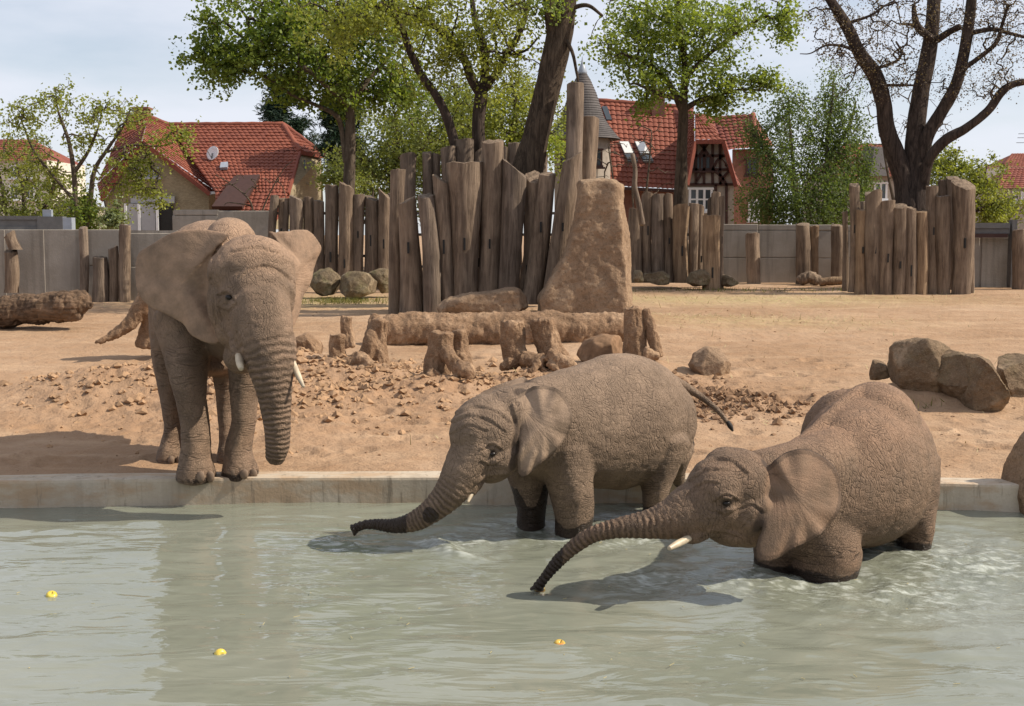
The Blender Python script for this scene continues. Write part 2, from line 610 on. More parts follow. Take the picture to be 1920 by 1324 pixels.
    c = m.mix(m.val(m.math('ADD', wet, m.val(m.noise(5, 4, 0.6), 0.3, 0.7, -0.25, 0.25)), 0.45, 0.58), c, tuple(x * 0.8 for x in dark))
    m.color(c)
    m.rough(m.val(wet, 0.4, 0.6, 0.8, 0.42))
    m.bump(blotch, 0.4, 0.05)
    m.bump(crease, 1.0, 0.015)
    return m.m
def mat_plain(name, c, rough=0.6, spec=0.4, var=0.25, sc=6.0, metal=0.0):
    m = Mat(name, rough, spec)
    m.b.inputs['Metallic'].default_value = metal
    m.color(m.mix(m.val(m.noise(sc, 5, 0.6), 0.35, 0.7, 0, 1), c, tuple(x * (1 - var) for x in c)))
    m.bump(m.noise(sc * 5, 4, 0.6), 0.15, 0.005)
    return m.m
def mat_tile(name, light, dark):
    m = Mat(name, 0.75, 0.3)
    a = m.noise(0.8, 5, 0.6)
    b = m.noise(9, 4, 0.7)
    c = m.mix(m.val(a, 0.35, 0.7), light, dark)
    c = m.mix(m.val(b, 0.45, 0.75, 0, 0.7), c, tuple(x * 0.55 for x in dark))
    m.color(c)
    return m.m
def mat_brick(name, c1, c2, mortar, scale=5.0):
    m = Mat(name, 0.9, 0.2)
    x = m.node('ShaderNodeTexBrick')
    x.inputs['Scale'].default_value = scale
    x.inputs['Color1'].default_value = tuple(c1) + (1,)
    x.inputs['Color2'].default_value = tuple(c2) + (1,)
    x.inputs['Mortar'].default_value = tuple(mortar) + (1,)
    x.inputs['Mortar Size'].default_value = 0.02
    m.l.new(m.coord((1, 1, 1), 'Object', (math.pi / 2, 0, 0)), x.inputs['Vector'])
    c = m.mix(m.val(m.noise(1.2, 4, 0.6), 0.4, 0.7, 0, 0.5), x.outputs['Color'], tuple(q * 0.55 for q in c2))
    m.color(c)
    return m.m

M = dict(
    sand=mat_sand(), water=mat_water(),
    conc=mat_concrete('concrete_wall', (0.32, 0.285, 0.245), (0.225, 0.195, 0.16)),
    conc_pool=mat_concrete('concrete_pool_edge', (0.50, 0.43, 0.34), (0.42, 0.34, 0.25), (0.40, 0.27, 0.165)),
    log=mat_wood('weathered_log', (0.32, 0.235, 0.165), (0.16, 0.113, 0.08)),
    log_grey=mat_wood('grey_log', (0.265, 0.20, 0.15), (0.135, 0.10, 0.075)),
    log_pale=mat_wood('pale_log', (0.36, 0.25, 0.155), (0.20, 0.13, 0.08)),
    stump=mat_rock('mud_covered_stump', (0.38, 0.25, 0.155), (0.25, 0.155, 0.092)),
    rottenwood=mat_wood('rotten_wood', (0.27, 0.175, 0.11), (0.09, 0.057, 0.036), (0.6, 8, 8)),
    rock_red=mat_rock('reddish_stone', (0.34, 0.235, 0.15), (0.285, 0.19, 0.12)),
    rock=mat_rock('grey_brown_stone', (0.29, 0.225, 0.15), (0.17, 0.125, 0.078), 0.35),
    rock_brown=mat_rock('brown_stone', (0.31, 0.22, 0.14), (0.19, 0.13, 0.08), 0.12),
    clod=mat_plain('damp_soil', (0.27, 0.165, 0.098), 0.95, 0.1, 0.5, 7),
    sandclod=mat_plain('sandy_clod', (0.39, 0.245, 0.143), 0.95, 0.1, 0.35, 5),
    bark=mat_bark('bark_brown', (0.10, 0.072, 0.05), (0.028, 0.02, 0.014)),
    bark_dark=mat_bark('bark_dark', (0.085, 0.062, 0.05), (0.022, 0.016, 0.013), 0.8),
    bark_grey=mat_bark('bark_grey', (0.14, 0.11, 0.08), (0.05, 0.036, 0.026)),
    leaf_maple=mat_leaf('leaf_maple', (0.085, 0.135, 0.024), (0.21, 0.27, 0.055)),
    leaf_yellow=mat_leaf('leaf_yellow_green', (0.15, 0.18, 0.035), (0.30, 0.33, 0.08)),
    leaf_fresh=mat_leaf('leaf_fresh', (0.12, 0.175, 0.032), (0.27, 0.33, 0.075)),
    leaf_back=mat_leaf('leaf_back', (0.12, 0.15, 0.04), (0.25, 0.28, 0.085)),
    leaf_birch=mat_leaf('leaf_birch', (0.06, 0.095, 0.028), (0.14, 0.19, 0.06)),
    leaf_pine=mat_leaf('leaf_pine', (0.008, 0.022, 0.010), (0.025, 0.05, 0.022), 0.1),
    leaf_pale=mat_leaf('leaf_pale', (0.16, 0.20, 0.09), (0.32, 0.37, 0.22)),
    leaf_brown=mat_leaf('leaf_brown', (0.10, 0.075, 0.055), (0.17, 0.13, 0.09), 0.35),
    tile=mat_tile('red_roof_tile', (0.25, 0.075, 0.042), (0.165, 0.048, 0.03)),
    tile_dark=mat_tile('dull_red_roof_tile', (0.22, 0.058, 0.034), (0.15, 0.04, 0.026)),
    slate=mat_tile('grey_slate', (0.10, 0.085, 0.08), (0.055, 0.047, 0.045)),
    brick_buff=mat_brick('buff_brick', (0.33, 0.27, 0.17), (0.25, 0.20, 0.125), (0.20, 0.17, 0.12)),
    brick_red=mat_brick('red_brick', (0.26, 0.10, 0.06), (0.19, 0.075, 0.05), (0.25, 0.2, 0.16)),
    render=mat_plain('plaster', (0.36, 0.31, 0.26), 0.9, 0.2),
    plaster_pale=mat_plain('pale_plaster', (0.62, 0.58, 0.50), 0.9, 0.2),
    timber=mat_plain('dark_timber', (0.06, 0.028, 0.022), 0.7, 0.3),
    white=mat_plain('white_paint', (0.72, 0.72, 0.72), 0.5, 0.4, 0.08),
    grey_metal=mat_plain('grey_metal', (0.15, 0.145, 0.14), 0.7, 0.25, 0.25),
    zinc=mat_plain('zinc', (0.30, 0.33, 0.38), 0.4, 0.5, 0.2),
    dark=mat_plain('opening_shade', (0.02, 0.018, 0.016), 0.6, 0.3),  # near-black colour that paints the shade inside slots and doorway
    shutter=mat_plain('grey_shutter', (0.36, 0.36, 0.37), 0.6, 0.3, 0.1),
    glass=mat_plain('window_glass', (0.05, 0.06, 0.07), 0.08, 0.6, 0.2),
    blind=mat_plain('roof_window_blind', (0.75, 0.74, 0.70), 0.4, 0.5, 0.05),
    ivory=mat_plain('ivory', (0.58, 0.47, 0.33), 0.4, 0.5, 0.4, 9),
    eye=mat_plain('eye_dark', (0.012, 0.008, 0.006), 0.3, 0.3, 0.1),
    nail=mat_plain('toenail', (0.21, 0.145, 0.10), 0.75, 0.25, 0.4, 20),
    hair=mat_plain('tail_hair', (0.03, 0.024, 0.02), 0.7, 0.3),
    stem=mat_plain('apple_stem', (0.06, 0.035, 0.02), 0.8, 0.2),
    grass=mat_leaf('grass_blade', (0.11, 0.12, 0.04), (0.2, 0.19, 0.07)),
    straw=mat_plain('dry_straw', (0.45, 0.38, 0.2), 0.9, 0.2),
    skin_a=mat_skin('elephant_skin_adult', (0.205, 0.138, 0.092), (0.06, 0.038, 0.025), (0.36, 0.232, 0.152), 0.4, 0.15),
    skin_b=mat_skin('elephant_skin_grey', (0.20, 0.137, 0.092), (0.052, 0.034, 0.023), (0.36, 0.25, 0.17), 0.3, 0.9),
    skin_c=mat_skin('elephant_skin_brown', (0.185, 0.122, 0.08), (0.045, 0.029, 0.02), (0.275, 0.165, 0.102), 0.35, 0.9),
)
BUILD = ('ground', 'walls', 'houses', 'trees', 'logs', 'elephants', 'small')
# ---------------------------------------------------------------- ground, pool
PD = [0, 12.5, 14, 16, 20, 24, 28, 33, 36, 42, 60, 5000]
PZ = [0, 0.0, 0.0, 0.08, 0.26, 0.42, 0.60, 0.74, 0.78, 0.86, 1.0, 1.0]
def edge_y(x):
    """inner top edge of the pool wall"""
    return 12.62 - 0.0125 * (np.asarray(x, float) + 0.9) ** 2
def mound(x, y, cx, cy, rx, ry, h):
    q = ((x - cx) / rx) ** 2 + ((y - cy) / ry) ** 2
    return h * np.exp(-q * 1.2)
def gxy(px, py_unused, d):
    return (px - 960) / FPX * d * 1.0
MOUNDS = []
def ground_base(x, y):
    x, y = np.asarray(x, float), np.asarray(y, float)
    dd = np.clip(y, 0, 5000)
    z = np.interp(dd, PD, PZ)
    z = (z + np.interp(dd - .8, PD, PZ) + np.interp(dd + .8, PD, PZ)) / 3
    z = z + mound(x, y, -5.1, 17.6, 2.4, 1.1, 0.42)            # churned heap left of the big elephant
    z = z + mound(x, y, -4.0, 19.8, 1.7, 1.2, 0.42)
    z = z + mound(x, y, 0.2, 26.8, 4.4, 1.9, 0.26)             # bank that carries the log ring
    z = z + mound(x, y, 6.6, 17.7, 2.3, 0.6, 0.3)
    for cx, cy in ((-2.3, 19.3), (-1.1, 18.2), (0.45, 19.0), (1.9, 20.5)):
        z = z + mound(x, y, cx, cy, 0.85, 0.5, 0.22)
    z = z + mound(x, y, 2.6, 16.8, 0.9, 0.42, 0.26)
    return z
def loose_at(x, y):
    w = mound(x, y, -4.8, 18.0, 2.8, 2.2, 1) + mound(x, y, -1.0, 18.4, 3.0, 1.6, 1) + mound(x, y, 2.6, 16.9, 1.5, 0.9, 1.2) + mound(x, y, 2.6, 18.8, 1.2, 1.0, .8) + mound(x, y, -2.9, 15.5, 2.8, 1.2, .5)
    return np.clip(w, 0, 1)
_r = np.random.default_rng(77)
FOOT = [(_r.uniform(-6.5, 7), _r.uniform(13.2, 22), _r.uniform(0.14, 0.2)) for _ in range(130)]
def ground_z(x, y):
    x, y = np.atleast_1d(np.asarray(x, float)), np.atleast_1d(np.asarray(y, float))
    near = 1 - smoothstep(30, 60, y)
    away = smoothstep(0.25, 1.2, y - edge_y(x))
    lo = loose_at(x, y)
    z = ground_base(x, y)
    z = z + near * away * (0.035 * noise2(x, y, 0.7, 3, 3) + 0.018 * noise2(x, y, 2.6, 3, 4) + lo * (0.085 * noise2(x, y, 3.6, 4, 5, 0.62)) + lo * 0.06 * np.abs(noise2(x, y, 8, 3, 8, 0.6)) + lo * 0.03 * noise2(x, y, 17, 2, 10) + 0.014 * noise2(x, y, 7, 3, 9, 0.6))
    for cx, cy, r in FOOT:
        k = (np.abs(x - cx) < 0.6) & (np.abs(y - cy) < 0.6)
        if k.any():
            q = np.hypot(x[k] - cx, y[k] - cy) / r
            z[k] = z[k] + away[k] * (-0.035 * np.exp(-q ** 4) + 0.016 * np.exp(-((q - 1.25) / 0.3) ** 2))
    return z - 0.012 * (1 - away)
def gz(x, y):
    return float(ground_z(x, y)[0])

def build_ground():
    xs = np.concatenate([[-3000, -800, -250, -90, -45, -28, -20], np.linspace(-15, -7.2, 60), np.linspace(-7.15, 7.4, 390), np.linspace(7.5, 16, 60), [20, 28, 45, 90, 250, 800, 3000]])
    ys = np.concatenate([np.linspace(0, 9, 240), np.linspace(9.06, 18, 110), np.linspace(18.15, 34, 60), [40, 50, 70, 100, 160, 300, 700, 1500, 3500]])
    X, T = np.meshgrid(xs, ys)
    e = edge_y(np.clip(X, -16, 16)) + 0.34
    Y = e + T
    z = ground_z(X.ravel(), Y.ravel())
    V = np.stack([X.ravel(), Y.ravel(), z], 1)
    nx, ny = len(xs), len(ys)
    i = np.arange(ny - 1)[:, None] * nx
    j = np.arange(nx - 1)[None, :]
    F = np.stack([i + j, i + j + 1, i + nx + j + 1, i + nx + j], -1).reshape(-1, 4)
    me = make_mesh('ground', V, F)
    attr(me, 'loose', loose_at(V[:, 0], V[:, 1]))
    st = mound(V[:, 0], V[:, 1], 6.0, 33.5, 5.0, 2.0, 1.2) + mound(V[:, 0], V[:, 1], -5.5, 33.0, 3.5, 2.4, 1.2) + mound(V[:, 0], V[:, 1], 5.0, 27.0, 3.0, 1.2, .6)
    attr(me, 'straw', np.clip(st, 0, 1))
    tag(obj('ground', me, M['sand']), 'dry sandy enclosure ground', kind='structure')

def build_pool():
    # wall: coping slab and face, following the curve
    xs = np.linspace(-16, 16, 90)
    e = edge_y(xs)
    prof = [(0.42, -0.02), (0.40, 0.004), (0.03, 0.018), (0.006, 0.012), (0.0, -0.012), (0.01, -1.4), (0.42, -1.4)]
    V = []
    for (o, zz) in prof:
        wob = 0.006 * noise2(xs, xs * 0, 1.7, 3, 11 + int(abs(zz) * 100))
        V.append(np.stack([xs, e + o + wob, np.full_like(xs, zz) + (wob if zz > -1 else 0)], 1))
    V = np.concatenate(V)
    n, k = len(xs), len(prof)
    i = np.arange(k)[:, None] * n
    i2 = (np.arange(k)[:, None] + 1) % k * n
    j = np.arange(n - 1)[None, :]
    F = np.stack([i + j, i2 + j, i2 + j + 1, i + j + 1], -1).reshape(-1, 4)
    w = obj('pool_wall', make_mesh('pool_wall', V, F, False), M['conc_pool'])
    tag(w, 'low pale concrete wall edging the bathing pool', 'wall', kind='thing')
    # water surface with real waves
    xs = np.concatenate([np.linspace(-14, -5.5, 70), np.linspace(-5.47, 5.6, 330), np.linspace(5.65, 14, 70)])
    ts = np.concatenate([np.linspace(0, 5.6, 260), np.linspace(5.65, 11.5, 40)])
    X, T = np.meshgrid(xs, ts)
    Y = edge_y(X) + 0.008 - T
    x, y = X.ravel(), Y.ravel()
    chop = np.zeros_like(x)
    spots = ((1066, 1000, 11.3, 0.55), (996, 995, 11.6, 0.45), (1230, 950, 12.1, 0.5), (1548, 1080, 9.75, 0.75), (1430, 1065, 9.8, 0.6), (1712, 1030, 10.88, 0.6), (1700, 1120, 9.4, .8), (1180, 1010, 11.2, 0.5), (1820, 1050, 10.3, 1.1), (860, 1030, 11.0, .45), (1230, 1090, 9.7, .5))
    z = 0.020 * fbm(np.stack([x * 0.9, y * 1.6, x * 0], 1), 3, 21) + 0.009 * fbm(np.stack([x * 3.2, y * 5.0, x * 0], 1), 3, 22)
    for px, py, d, r in spots:
        cx, cy = P(px, py, d)[:2]
        rr = np.hypot(x - cx, y - cy)
        w = np.exp(-(rr / r) ** 2)
        chop = np.maximum(chop, w)
        z = z + 0.010 * np.exp(-rr / (r * 1.2)) * np.sin(rr * 16 - 1.0 + 2.2 * fbm(np.stack([x * 2, y * 2, x * 0], 1), 2, 31))
    z = z + chop * 0.034 * fbm(np.stack([x * 5, y * 7, x * 0], 1), 4, 23, 0.6)
    # breaking ripple in front of the middle elephant
    a, b = P(775, 1022, 11.05)[:2], P(910, 1062, 10.35)[:2]
    ab = b - a
    L = np.linalg.norm(ab)
    s = ((x - a[0]) * ab[0] + (y - a[1]) * ab[1]) / L
    nrm = ((x - a[0]) * ab[1] - (y - a[1]) * ab[0]) / L + 0.05 * np.sin(s * 7)
    crest = np.exp(-(nrm / 0.09) ** 2) * np.exp(-((s / L - 0.5) / 0.45) ** 4)
    z = z + 0.05 * crest
    for px, py, d in ((1630, 1268, 7.9), (1560, 1310, 7.6), (1330, 1300, 7.6)):
        cx, cy = P(px, py, 2.68 * FPX / (py - 440))[:2]
        rr = np.hypot(x - cx, y - cy)
        z = z + 0.006 * np.exp(-rr / 0.10) * np.sin(rr * 70)
    speck = fbm(np.stack([x * 17, y * 24, x * 0], 1), 3, 27, 0.7)
    foam = np.clip(chop * smoothstep(0.36, 0.54, speck + 0.28 * chop) * 0.85 + crest * smoothstep(0.0, 0.3, speck + 0.2) * 0.8, 0, 1)
    V = np.stack([x, y, z + WATER_Z], 1)
    nx, ny = len(xs), len(ts)
    i = np.arange(ny - 1)[:, None] * nx
    j = np.arange(nx - 1)[None, :]
    F = np.stack([i + j, i + nx + j, i + nx + j + 1, i + j + 1], -1).reshape(-1, 4)
    me = make_mesh('pool_water', V, F)
    attr(me, 'foam', foam)
    attr(me, 'chop', np.clip(chop, 0, 1))
    tag(obj('pool_water', me, M['water']), 'murky grey green pool water', kind='structure')
WATER_Z = -0.25
if 'ground' in BUILD:
    build_ground()
    build_pool()
# ---------------------------------------------------------------- concrete walls, steel beams
def wall_px(name, label, cells, d, mat, thick=0.28, gap=0.012, zbase=None, coping=None, group=None):
    """cells: list of (x0,x1,y0,y1) in photograph px on the plane Y=d -> one panel each"""
    xs = [c[0] for c in cells] + [c[1] for c in cells]
    base = P((min(xs) + max(xs)) / 2, max(c[3] for c in cells), d)
    w = thing(name, label, 'wall', base, group)
    for k, (x0, x1, y0, y1) in enumerate(cells):
        a, b = P(x0, y1, d), P(x1, y0, d)
        mb = MB()
        off = 0.012 * ((k * 7) % 3)
        e = 0.015
        lo, hi = (a[0] + gap / 2, d + off, a[2] + gap / 2), (b[0] - gap / 2, d + thick, b[2] - gap / 2)
        # chamfered front
        q = [(lo[0], lo[2]), (hi[0], lo[2]), (hi[0], hi[2]), (lo[0], hi[2])]
        qi = [(lo[0] + e, lo[2] + e), (hi[0] - e, lo[2] + e), (hi[0] - e, hi[2] - e), (lo[0] + e, hi[2] - e)]
        V = [(x, lo[1], z) for x, z in qi] + [(x, lo[1] + e, z) for x, z in q] + [(x, hi[1], z) for x, z in q]
        F = [[0, 1, 2, 3], [11, 10, 9, 8]]
        for r in (0, 4):
            F += [[r + i, r + 4 + i, r + 4 + (i + 1) % 4, r + (i + 1) % 4] for i in range(4)]
        mb.add(V, np.array(F))
        mb.build('panel', mat, w)
    mb = MB()
    a, b = P(min(xs), max(c[3] for c in cells), d), P(max(xs), min(c[2] for c in cells), d)
    mb.box((a[0] + .02, d + .05, a[2] - .3), (b[0] - .02, d + thick - .02, b[2] - .03))
    mb.build('core', M['conc'], w)
    return w
def beam_thing(name, label, d, boxes):
    x0 = min(b[0] for b in boxes); y1 = max(b[3] for b in boxes)
    t = thing(name, label, 'beam', P(x0, y1, d))
    for (a, b, y0, y2, dz, dep, nm, mt) in boxes:
        lo, hi = P(a, y2, d + dz), P(b, y0, d + dz)
        mb = MB()
        mb.box((lo[0], d + dz, lo[2]), (hi[0], d + dz + dep, hi[2]))
        mb.build(nm, M[mt], t)
    return t
if 'walls' in BUILD:
    wall_px('concrete_wall', 'long grey concrete wall behind the lying log, posts leaning on it',
            [(-90, 9, 430, 580), (9, 82, 430, 580), (82, 162, 430, 580), (162, 240, 430, 498), (162, 240, 498, 580), (240, 332, 437, 500), (240, 332, 500, 580)], 33.0, M['conc'])
    wall_px('concrete_wall', 'stepped concrete wall section in front of the left house', [(326, 408, 393, 404), (326, 408, 404, 560), (408, 514, 395, 560)], 38.0, M['conc'])
    wall_px('concrete_wall', 'light concrete panel wall between two log palisades',
            [(1340, 1422, 420, 432), (1422, 1560, 421, 432), (1560, 1600, 423, 434), (1340, 1422, 432, 483), (1422, 1505, 432, 483), (1505, 1600, 434, 484), (1340, 1422, 483, 545), (1422, 1505, 483, 545), (1505, 1600, 484, 545)], 42.0, M['conc'])
    wall_px('concrete_wall', 'concrete wall under the steel beam by the round palisade', [(1800, 1838, 445, 552), (1838, 1900, 445, 552), (1900, 1990, 432, 552)], 39.0, M['conc'])
    beam_thing('steel_beam', 'grey steel beam with a switch box on top of the long concrete wall', 33.1,
               [(-90, 72, 405, 412, 0, .2, 'flange', 'grey_metal'), (-90, 70, 412, 425, .04, .1, 'web', 'grey_metal'), (-90, 72, 425, 430.5, 0, .2, 'flange', 'grey_metal'),
                (70, 117, 406, 431, -.05, .3, 'switch_box', 'grey_metal'), (117, 134, 408, 431, -.04, .28, 'box_door', 'zinc'), (80, 96, 393, 406.5, .05, .12, 'cage', 'zinc')])
    beam_thing('steel_beam', 'grey steel gate beam with end post beside the round palisade', 38.7,
               [(1815, 1894, 418, 428, 0, .25, 'flange', 'grey_metal'), (1815, 1894, 428, 438, .05, .12, 'web', 'grey_metal'), (1815, 1890, 438, 446, 0, .25, 'flange', 'timber'), (1894, 1908, 412, 545, -.02, .3, 'post', 'grey_metal')])
# ---------------------------------------------------------------- houses
def tiled(name, quad, mat, parent, tw=0.26, rh=0.34, amp=0.035, step=0.04, thick=0.12):
    """quad: top-left, top-right, bottom-right, bottom-left (world points, seen from outside); pantiles as real relief"""
    a, b, c, d = [np.asarray(q, float) for q in quad]
    W = max(np.linalg.norm(b - a), np.linalg.norm(c - d))
    H = max(np.linalg.norm(d - a), np.linalg.norm(c - b))
    nt, nr = max(2, int(round(W / tw))), max(2, int(round(H / rh)))
    u = np.concatenate([np.linspace(k / nt, (k + 1) / nt, 5)[:-1] for k in range(nt)] + [[1.0]])
    vs, off = [], []
    for r in range(nr):
        vs += [r / nr, (r + 0.999) / nr]
        off += [0.0, step]
    vs, off = np.array(vs), np.array(off)
    U, Vv = np.meshgrid(u, vs)
    n = np.cross(b - a, d - a)
    if np.linalg.norm(n) < 1e-6:
        n = np.cross(c - d, a - d)
    n = n / np.linalg.norm(n)
    if n[2] < 0:
        n = -n
    pts = (a[None, None] * (1 - U)[..., None] + b[None, None] * U[..., None]) * (1 - Vv)[..., None] + (d[None, None] * (1 - U)[..., None] + c[None, None] * U[..., None]) * Vv[..., None]
    h = amp * np.abs(np.sin(U * nt * np.pi)) ** 0.7 + off[:, None]
    h = h + 0.012 * vnoise(np.stack([np.floor(U * nt).ravel() * 3.1, np.floor(Vv * nr).ravel() * 5.3, 0 * U.ravel()], 1), 4).reshape(U.shape)
    pts = pts + n * h[..., None]
    nx, ny = len(u), len(vs)
    i = np.arange(ny - 1)[:, None] * nx
    j = np.arange(nx - 1)[None, :]
    F = np.stack([i + j, i + j + 1, i + nx + j + 1, i + nx + j], -1).reshape(-1, 4)
    me = make_mesh(name, local(pts.reshape(-1, 3), parent), F, False)
    o = obj(name, me, mat, parent)
    return o
def ridge_cap(pts, parent, mat, r=0.13):
    Q = catmull([(*p,) for p in pts], max(4, int(np.linalg.norm(np.asarray(pts[-1]) - np.asarray(pts[0])) / 0.35)))
    rr = r * (1 + 0.15 * (np.arange(len(Q)) % 2))
    V, F = tube(Q, rr, rr, (0, 0.3, 1), 8, .2, .2)
    return obj('ridge_cap', make_mesh('ridge_cap', local(V, parent), F), mat, parent)
def wall_face(name, pts, parent, mat, depth=0.3):
    mb = MB()
    n = np.cross(np.asarray(pts[1]) - pts[0], np.asarray(pts[2]) - pts[0])
    n = n / np.linalg.norm(n)
    if n[1] < 0:
        n = -n
    mb.prism(pts, n * depth)
    return mb.build(name, mat, parent)
def window_px(parent, x0, x1, y0, y1, d, cols=2, frame='white', fw=0.09, rows=1, sill=True, pane='glass'):
    lo, hi = P(x0, y1, d), P(x1, y0, d)
    mb = MB()
    f = fw
    mb.box((lo[0] - f, d - .06, hi[2]), (hi[0] + f, d + .05, hi[2] + f))
    mb.box((lo[0] - f, d - .06, lo[2] - f), (hi[0] + f, d + .05, lo[2]))
    for k in range(cols + 1):
        xx = lo[0] + (hi[0] - lo[0]) * k / cols
        mb.box((xx - f / 2, d - .058, lo[2]), (xx + f / 2, d + .05, hi[2]))
    for k in range(1, rows):
        zz = lo[2] + (hi[2] - lo[2]) * k / rows
        mb.box((lo[0], d - .055, zz - f / 3), (hi[0], d + .05, zz + f / 3))
    w = mb.build('window', M[frame], parent)
    mb = MB()
    mb.box((lo[0], d - .02, lo[2]), (hi[0], d + .03, hi[2]))
    o = mb.build('pane', M[pane], parent)
    o.parent = w
    if sill:
        mb = MB()
        mb.box((lo[0] - .15, d - .16, lo[2] - f - .08), (hi[0] + .15, d + .02, lo[2] - f))
        mb.build('sill', M[frame], parent).parent = w
    return w

def left_house():
    h = thing('house', 'house with red pantile roof, front gable and white satellite dish behind the wall', 'house', (*P(380, 400, 66)[:2], 1.0))
    R0a, R0b = P(238, 219, 66.5), P(278, 219, 66.5)
    A = P(267, 264, 62)
    L, L0 = P(190, 374, 62), P(182, 345, 64)
    V0, V1, V2 = P(316, 234, 66.8), P(404, 360, 63.6), P(394, 362, 62)
    tiled('roof', [R0a, R0b, A, L0], M['tile'], h)
    tiled('roof', [L0, A, A + (0, 0, -.05), L], M['tile'], h)
    tiled('roof', [R0b, V0, V1, A], M['tile'], h, 0.26, 0.34, 0.02, 0.03)
    tiled('roof', [A, V1, V2, V2 + np.array((-.2, 0, .05))], M['tile'], h, 0.26, 0.34, 0.02, 0.03)
    R1, H1, H2 = P(530, 233, 66.8), P(563, 284, 64.7), P(607, 291, 66.0)
    B1, B0 = P(490, 420, 59.5), P(395, 420, 59.5)
    tiled('roof', [V0, R1, H1, P(350, 284, 64.7)], M['tile'], h)
    tiled('roof', [P(350, 284, 64.7), H1, P(541, 362, 61.4), P(404, 360, 61.5)], M['tile'], h)
    tiled('roof', [P(404, 360, 61.5), P(541, 362, 61.4), P(505, 430, 58.6), P(404, 430, 58.6)], M['tile'], h)
    tiled('roof', [R1, R1 + np.array((.02, .02, 0)), H2, H1], M['tile'], h)
    mb = MB()
    mb.prism([q + np.array((0, .1, -.06)) for q in (V0, R1, H1, P(541, 362, 61.4), P(505, 430, 58.6), P(404, 430, 58.6), P(404, 360, 61.5), P(350, 284, 64.7))], (0, .2, -.1))
    mb.build('roof_boards', M['tile_dark'], h)
    ridge_cap([V0, R1], h, M['tile'])
    ridge_cap([R1, H1], h, M['tile'])
    ridge_cap([R1, H2], h, M['tile'])
    ridge_cap([R0b, V0], h, M['tile'])
    ridge_cap([R0a, R0b], h, M['tile'])
    for q0, q1 in ((H1, P(541, 362, 61.4)), (A, L), (A, V2), (H1, H2)):
        mb = MB()
        mb.bar(q0 + (0, -.06, -.06), q1 + (0, -.06, -.06), 0.10, 0.2)
        mb.build('bargeboard', M['tile_dark'], h)
    # walls
    wall_face('wall', [P(267, 270, 62.3), P(197, 374, 62.3), P(197, 440, 62.3), P(392, 440, 62.3), P(392, 364, 62.3)], h, M['brick_buff'])
    wall_face('wall', [P(565, 288, 64.9), P(602, 293, 66.2), P(606, 375, 66.2), P(602, 430, 66.2), P(510, 430, 59.2), P(543, 362, 61.8)], h, M['brick_buff'])
    wall_face('wall', [P(390, 362, 62.8), P(404, 362, 63.6), P(404, 440, 63.6), P(390, 440, 62.8)], h, M['brick_buff'])
    wall_face('cornice', [P(245, 368, 62.1), P(327, 368, 62.1), P(327, 381, 62.1), P(245, 381, 62.1)], h, M['shutter'], 0.12)
    for x in (253, 272, 289):
        window_px(h, x, x + 8, 316, 331, 62.2, 1, 'shutter', 0.05)
    window_px(h, 569, 574, 300, 342, 64.2, 1, 'brick_buff', 0.05)
    for x0, x1 in ((236, 258), (260, 290)):
        mb = MB()
        a, b = P(x0, 432, 62), P(x1, 382, 62)
        mb.box((a[0], 62.0, a[2]), (b[0], 62.2, b[2]))
        mb.build('shutter', M['shutter'], h)
    mb = MB()
    a, b = P(296, 440, 62), P(322, 384, 62)
    mb.box((a[0], 62.1, a[2]), (b[0], 62.25, b[2]))  # solid dark box before the wall, painted as the doorway's shade
    mb.build('door_opening_shade', M['dark'], h)
    for x in (234, 259, 293):
        mb = MB()
        a, b = P(x, 440, 61.9), P(x + 3, 382, 61.9)
        mb.box((a[0], 61.9, a[2]), (b[0], 62.05, b[2]))
        mb.build('door_post', M['white'], h)
    # chimney
    a, b = P(256, 222, 66.8), P(281, 206, 66.8)
    mb = MB()
    mb.box((a[0], 66.3, a[2] - .4), (b[0], 67.0, b[2]))
    ch = mb.build('chimney', M['brick_red'], h)
    mb = MB()
    mb.box((a[0] - .08, 66.22, b[2]), (b[0] + .08, 67.08, b[2] + .1))
    mb.build('cap', M['brick_red'], h).parent = ch
    # satellite dish, roof window, lean-to glazing
    c = P(398, 287, 63.9)
    n = np.array((-0.45, -0.85, 0.28)); n /= np.linalg.norm(n)
    s = np.cross(n, (0, 0, 1)); s /= np.linalg.norm(s)
    u = np.cross(s, n)
    rings = []
    for r, q in ((0.02, .10), (.15, .09), (.26, .06), (.36, 0.0), (.36, .03), (.24, .09), (.02, .13)):
        th = np.linspace(0, 2 * np.pi, 24, endpoint=False)
        rings.append(c - n * q + r * (np.cos(th)[:, None] * s + np.sin(th)[:, None] * u))
    V = np.concatenate(rings)
    i = np.arange(6)[:, None] * 24
    j = np.arange(24)[None, :]
    F = np.stack([i + j, i + (j + 1) % 24, i + 24 + (j + 1) % 24, i + 24 + j], -1).reshape(-1, 4)
    dish = obj('satellite_dish', make_mesh('satellite_dish', local(V, h), F), M['white'], h)
    mb = MB()
    mb.bar(c, P(396, 310, 63.9), 0.05)
    mb.bar(c - (0, 0, .3), c + n * .4, 0.03)
    mb.build('mount', M['grey_metal'], h).parent = dish
    mb = MB()
    mb.prism([P(415, 309, 63.5), P(428, 308, 63.5), P(427, 318, 63.1), P(413, 319, 63.1)], (0, -.1, .12))
    mb.build('roof_window', M['zinc'], h)
    mb = MB()
    mb.prism([P(440, 336, 62.2), P(488, 333, 62.2), P(455, 393, 59.6), P(398, 393, 59.6)], (0, -.12, .15))
    mb.build('lean_to_roof', M['timber'], h)
    mb = MB()
    mb.bar(P(394, 362, 61.9), P(404, 361, 63.5), 0.12)
    mb.build('gutter', M['zinc'], h)

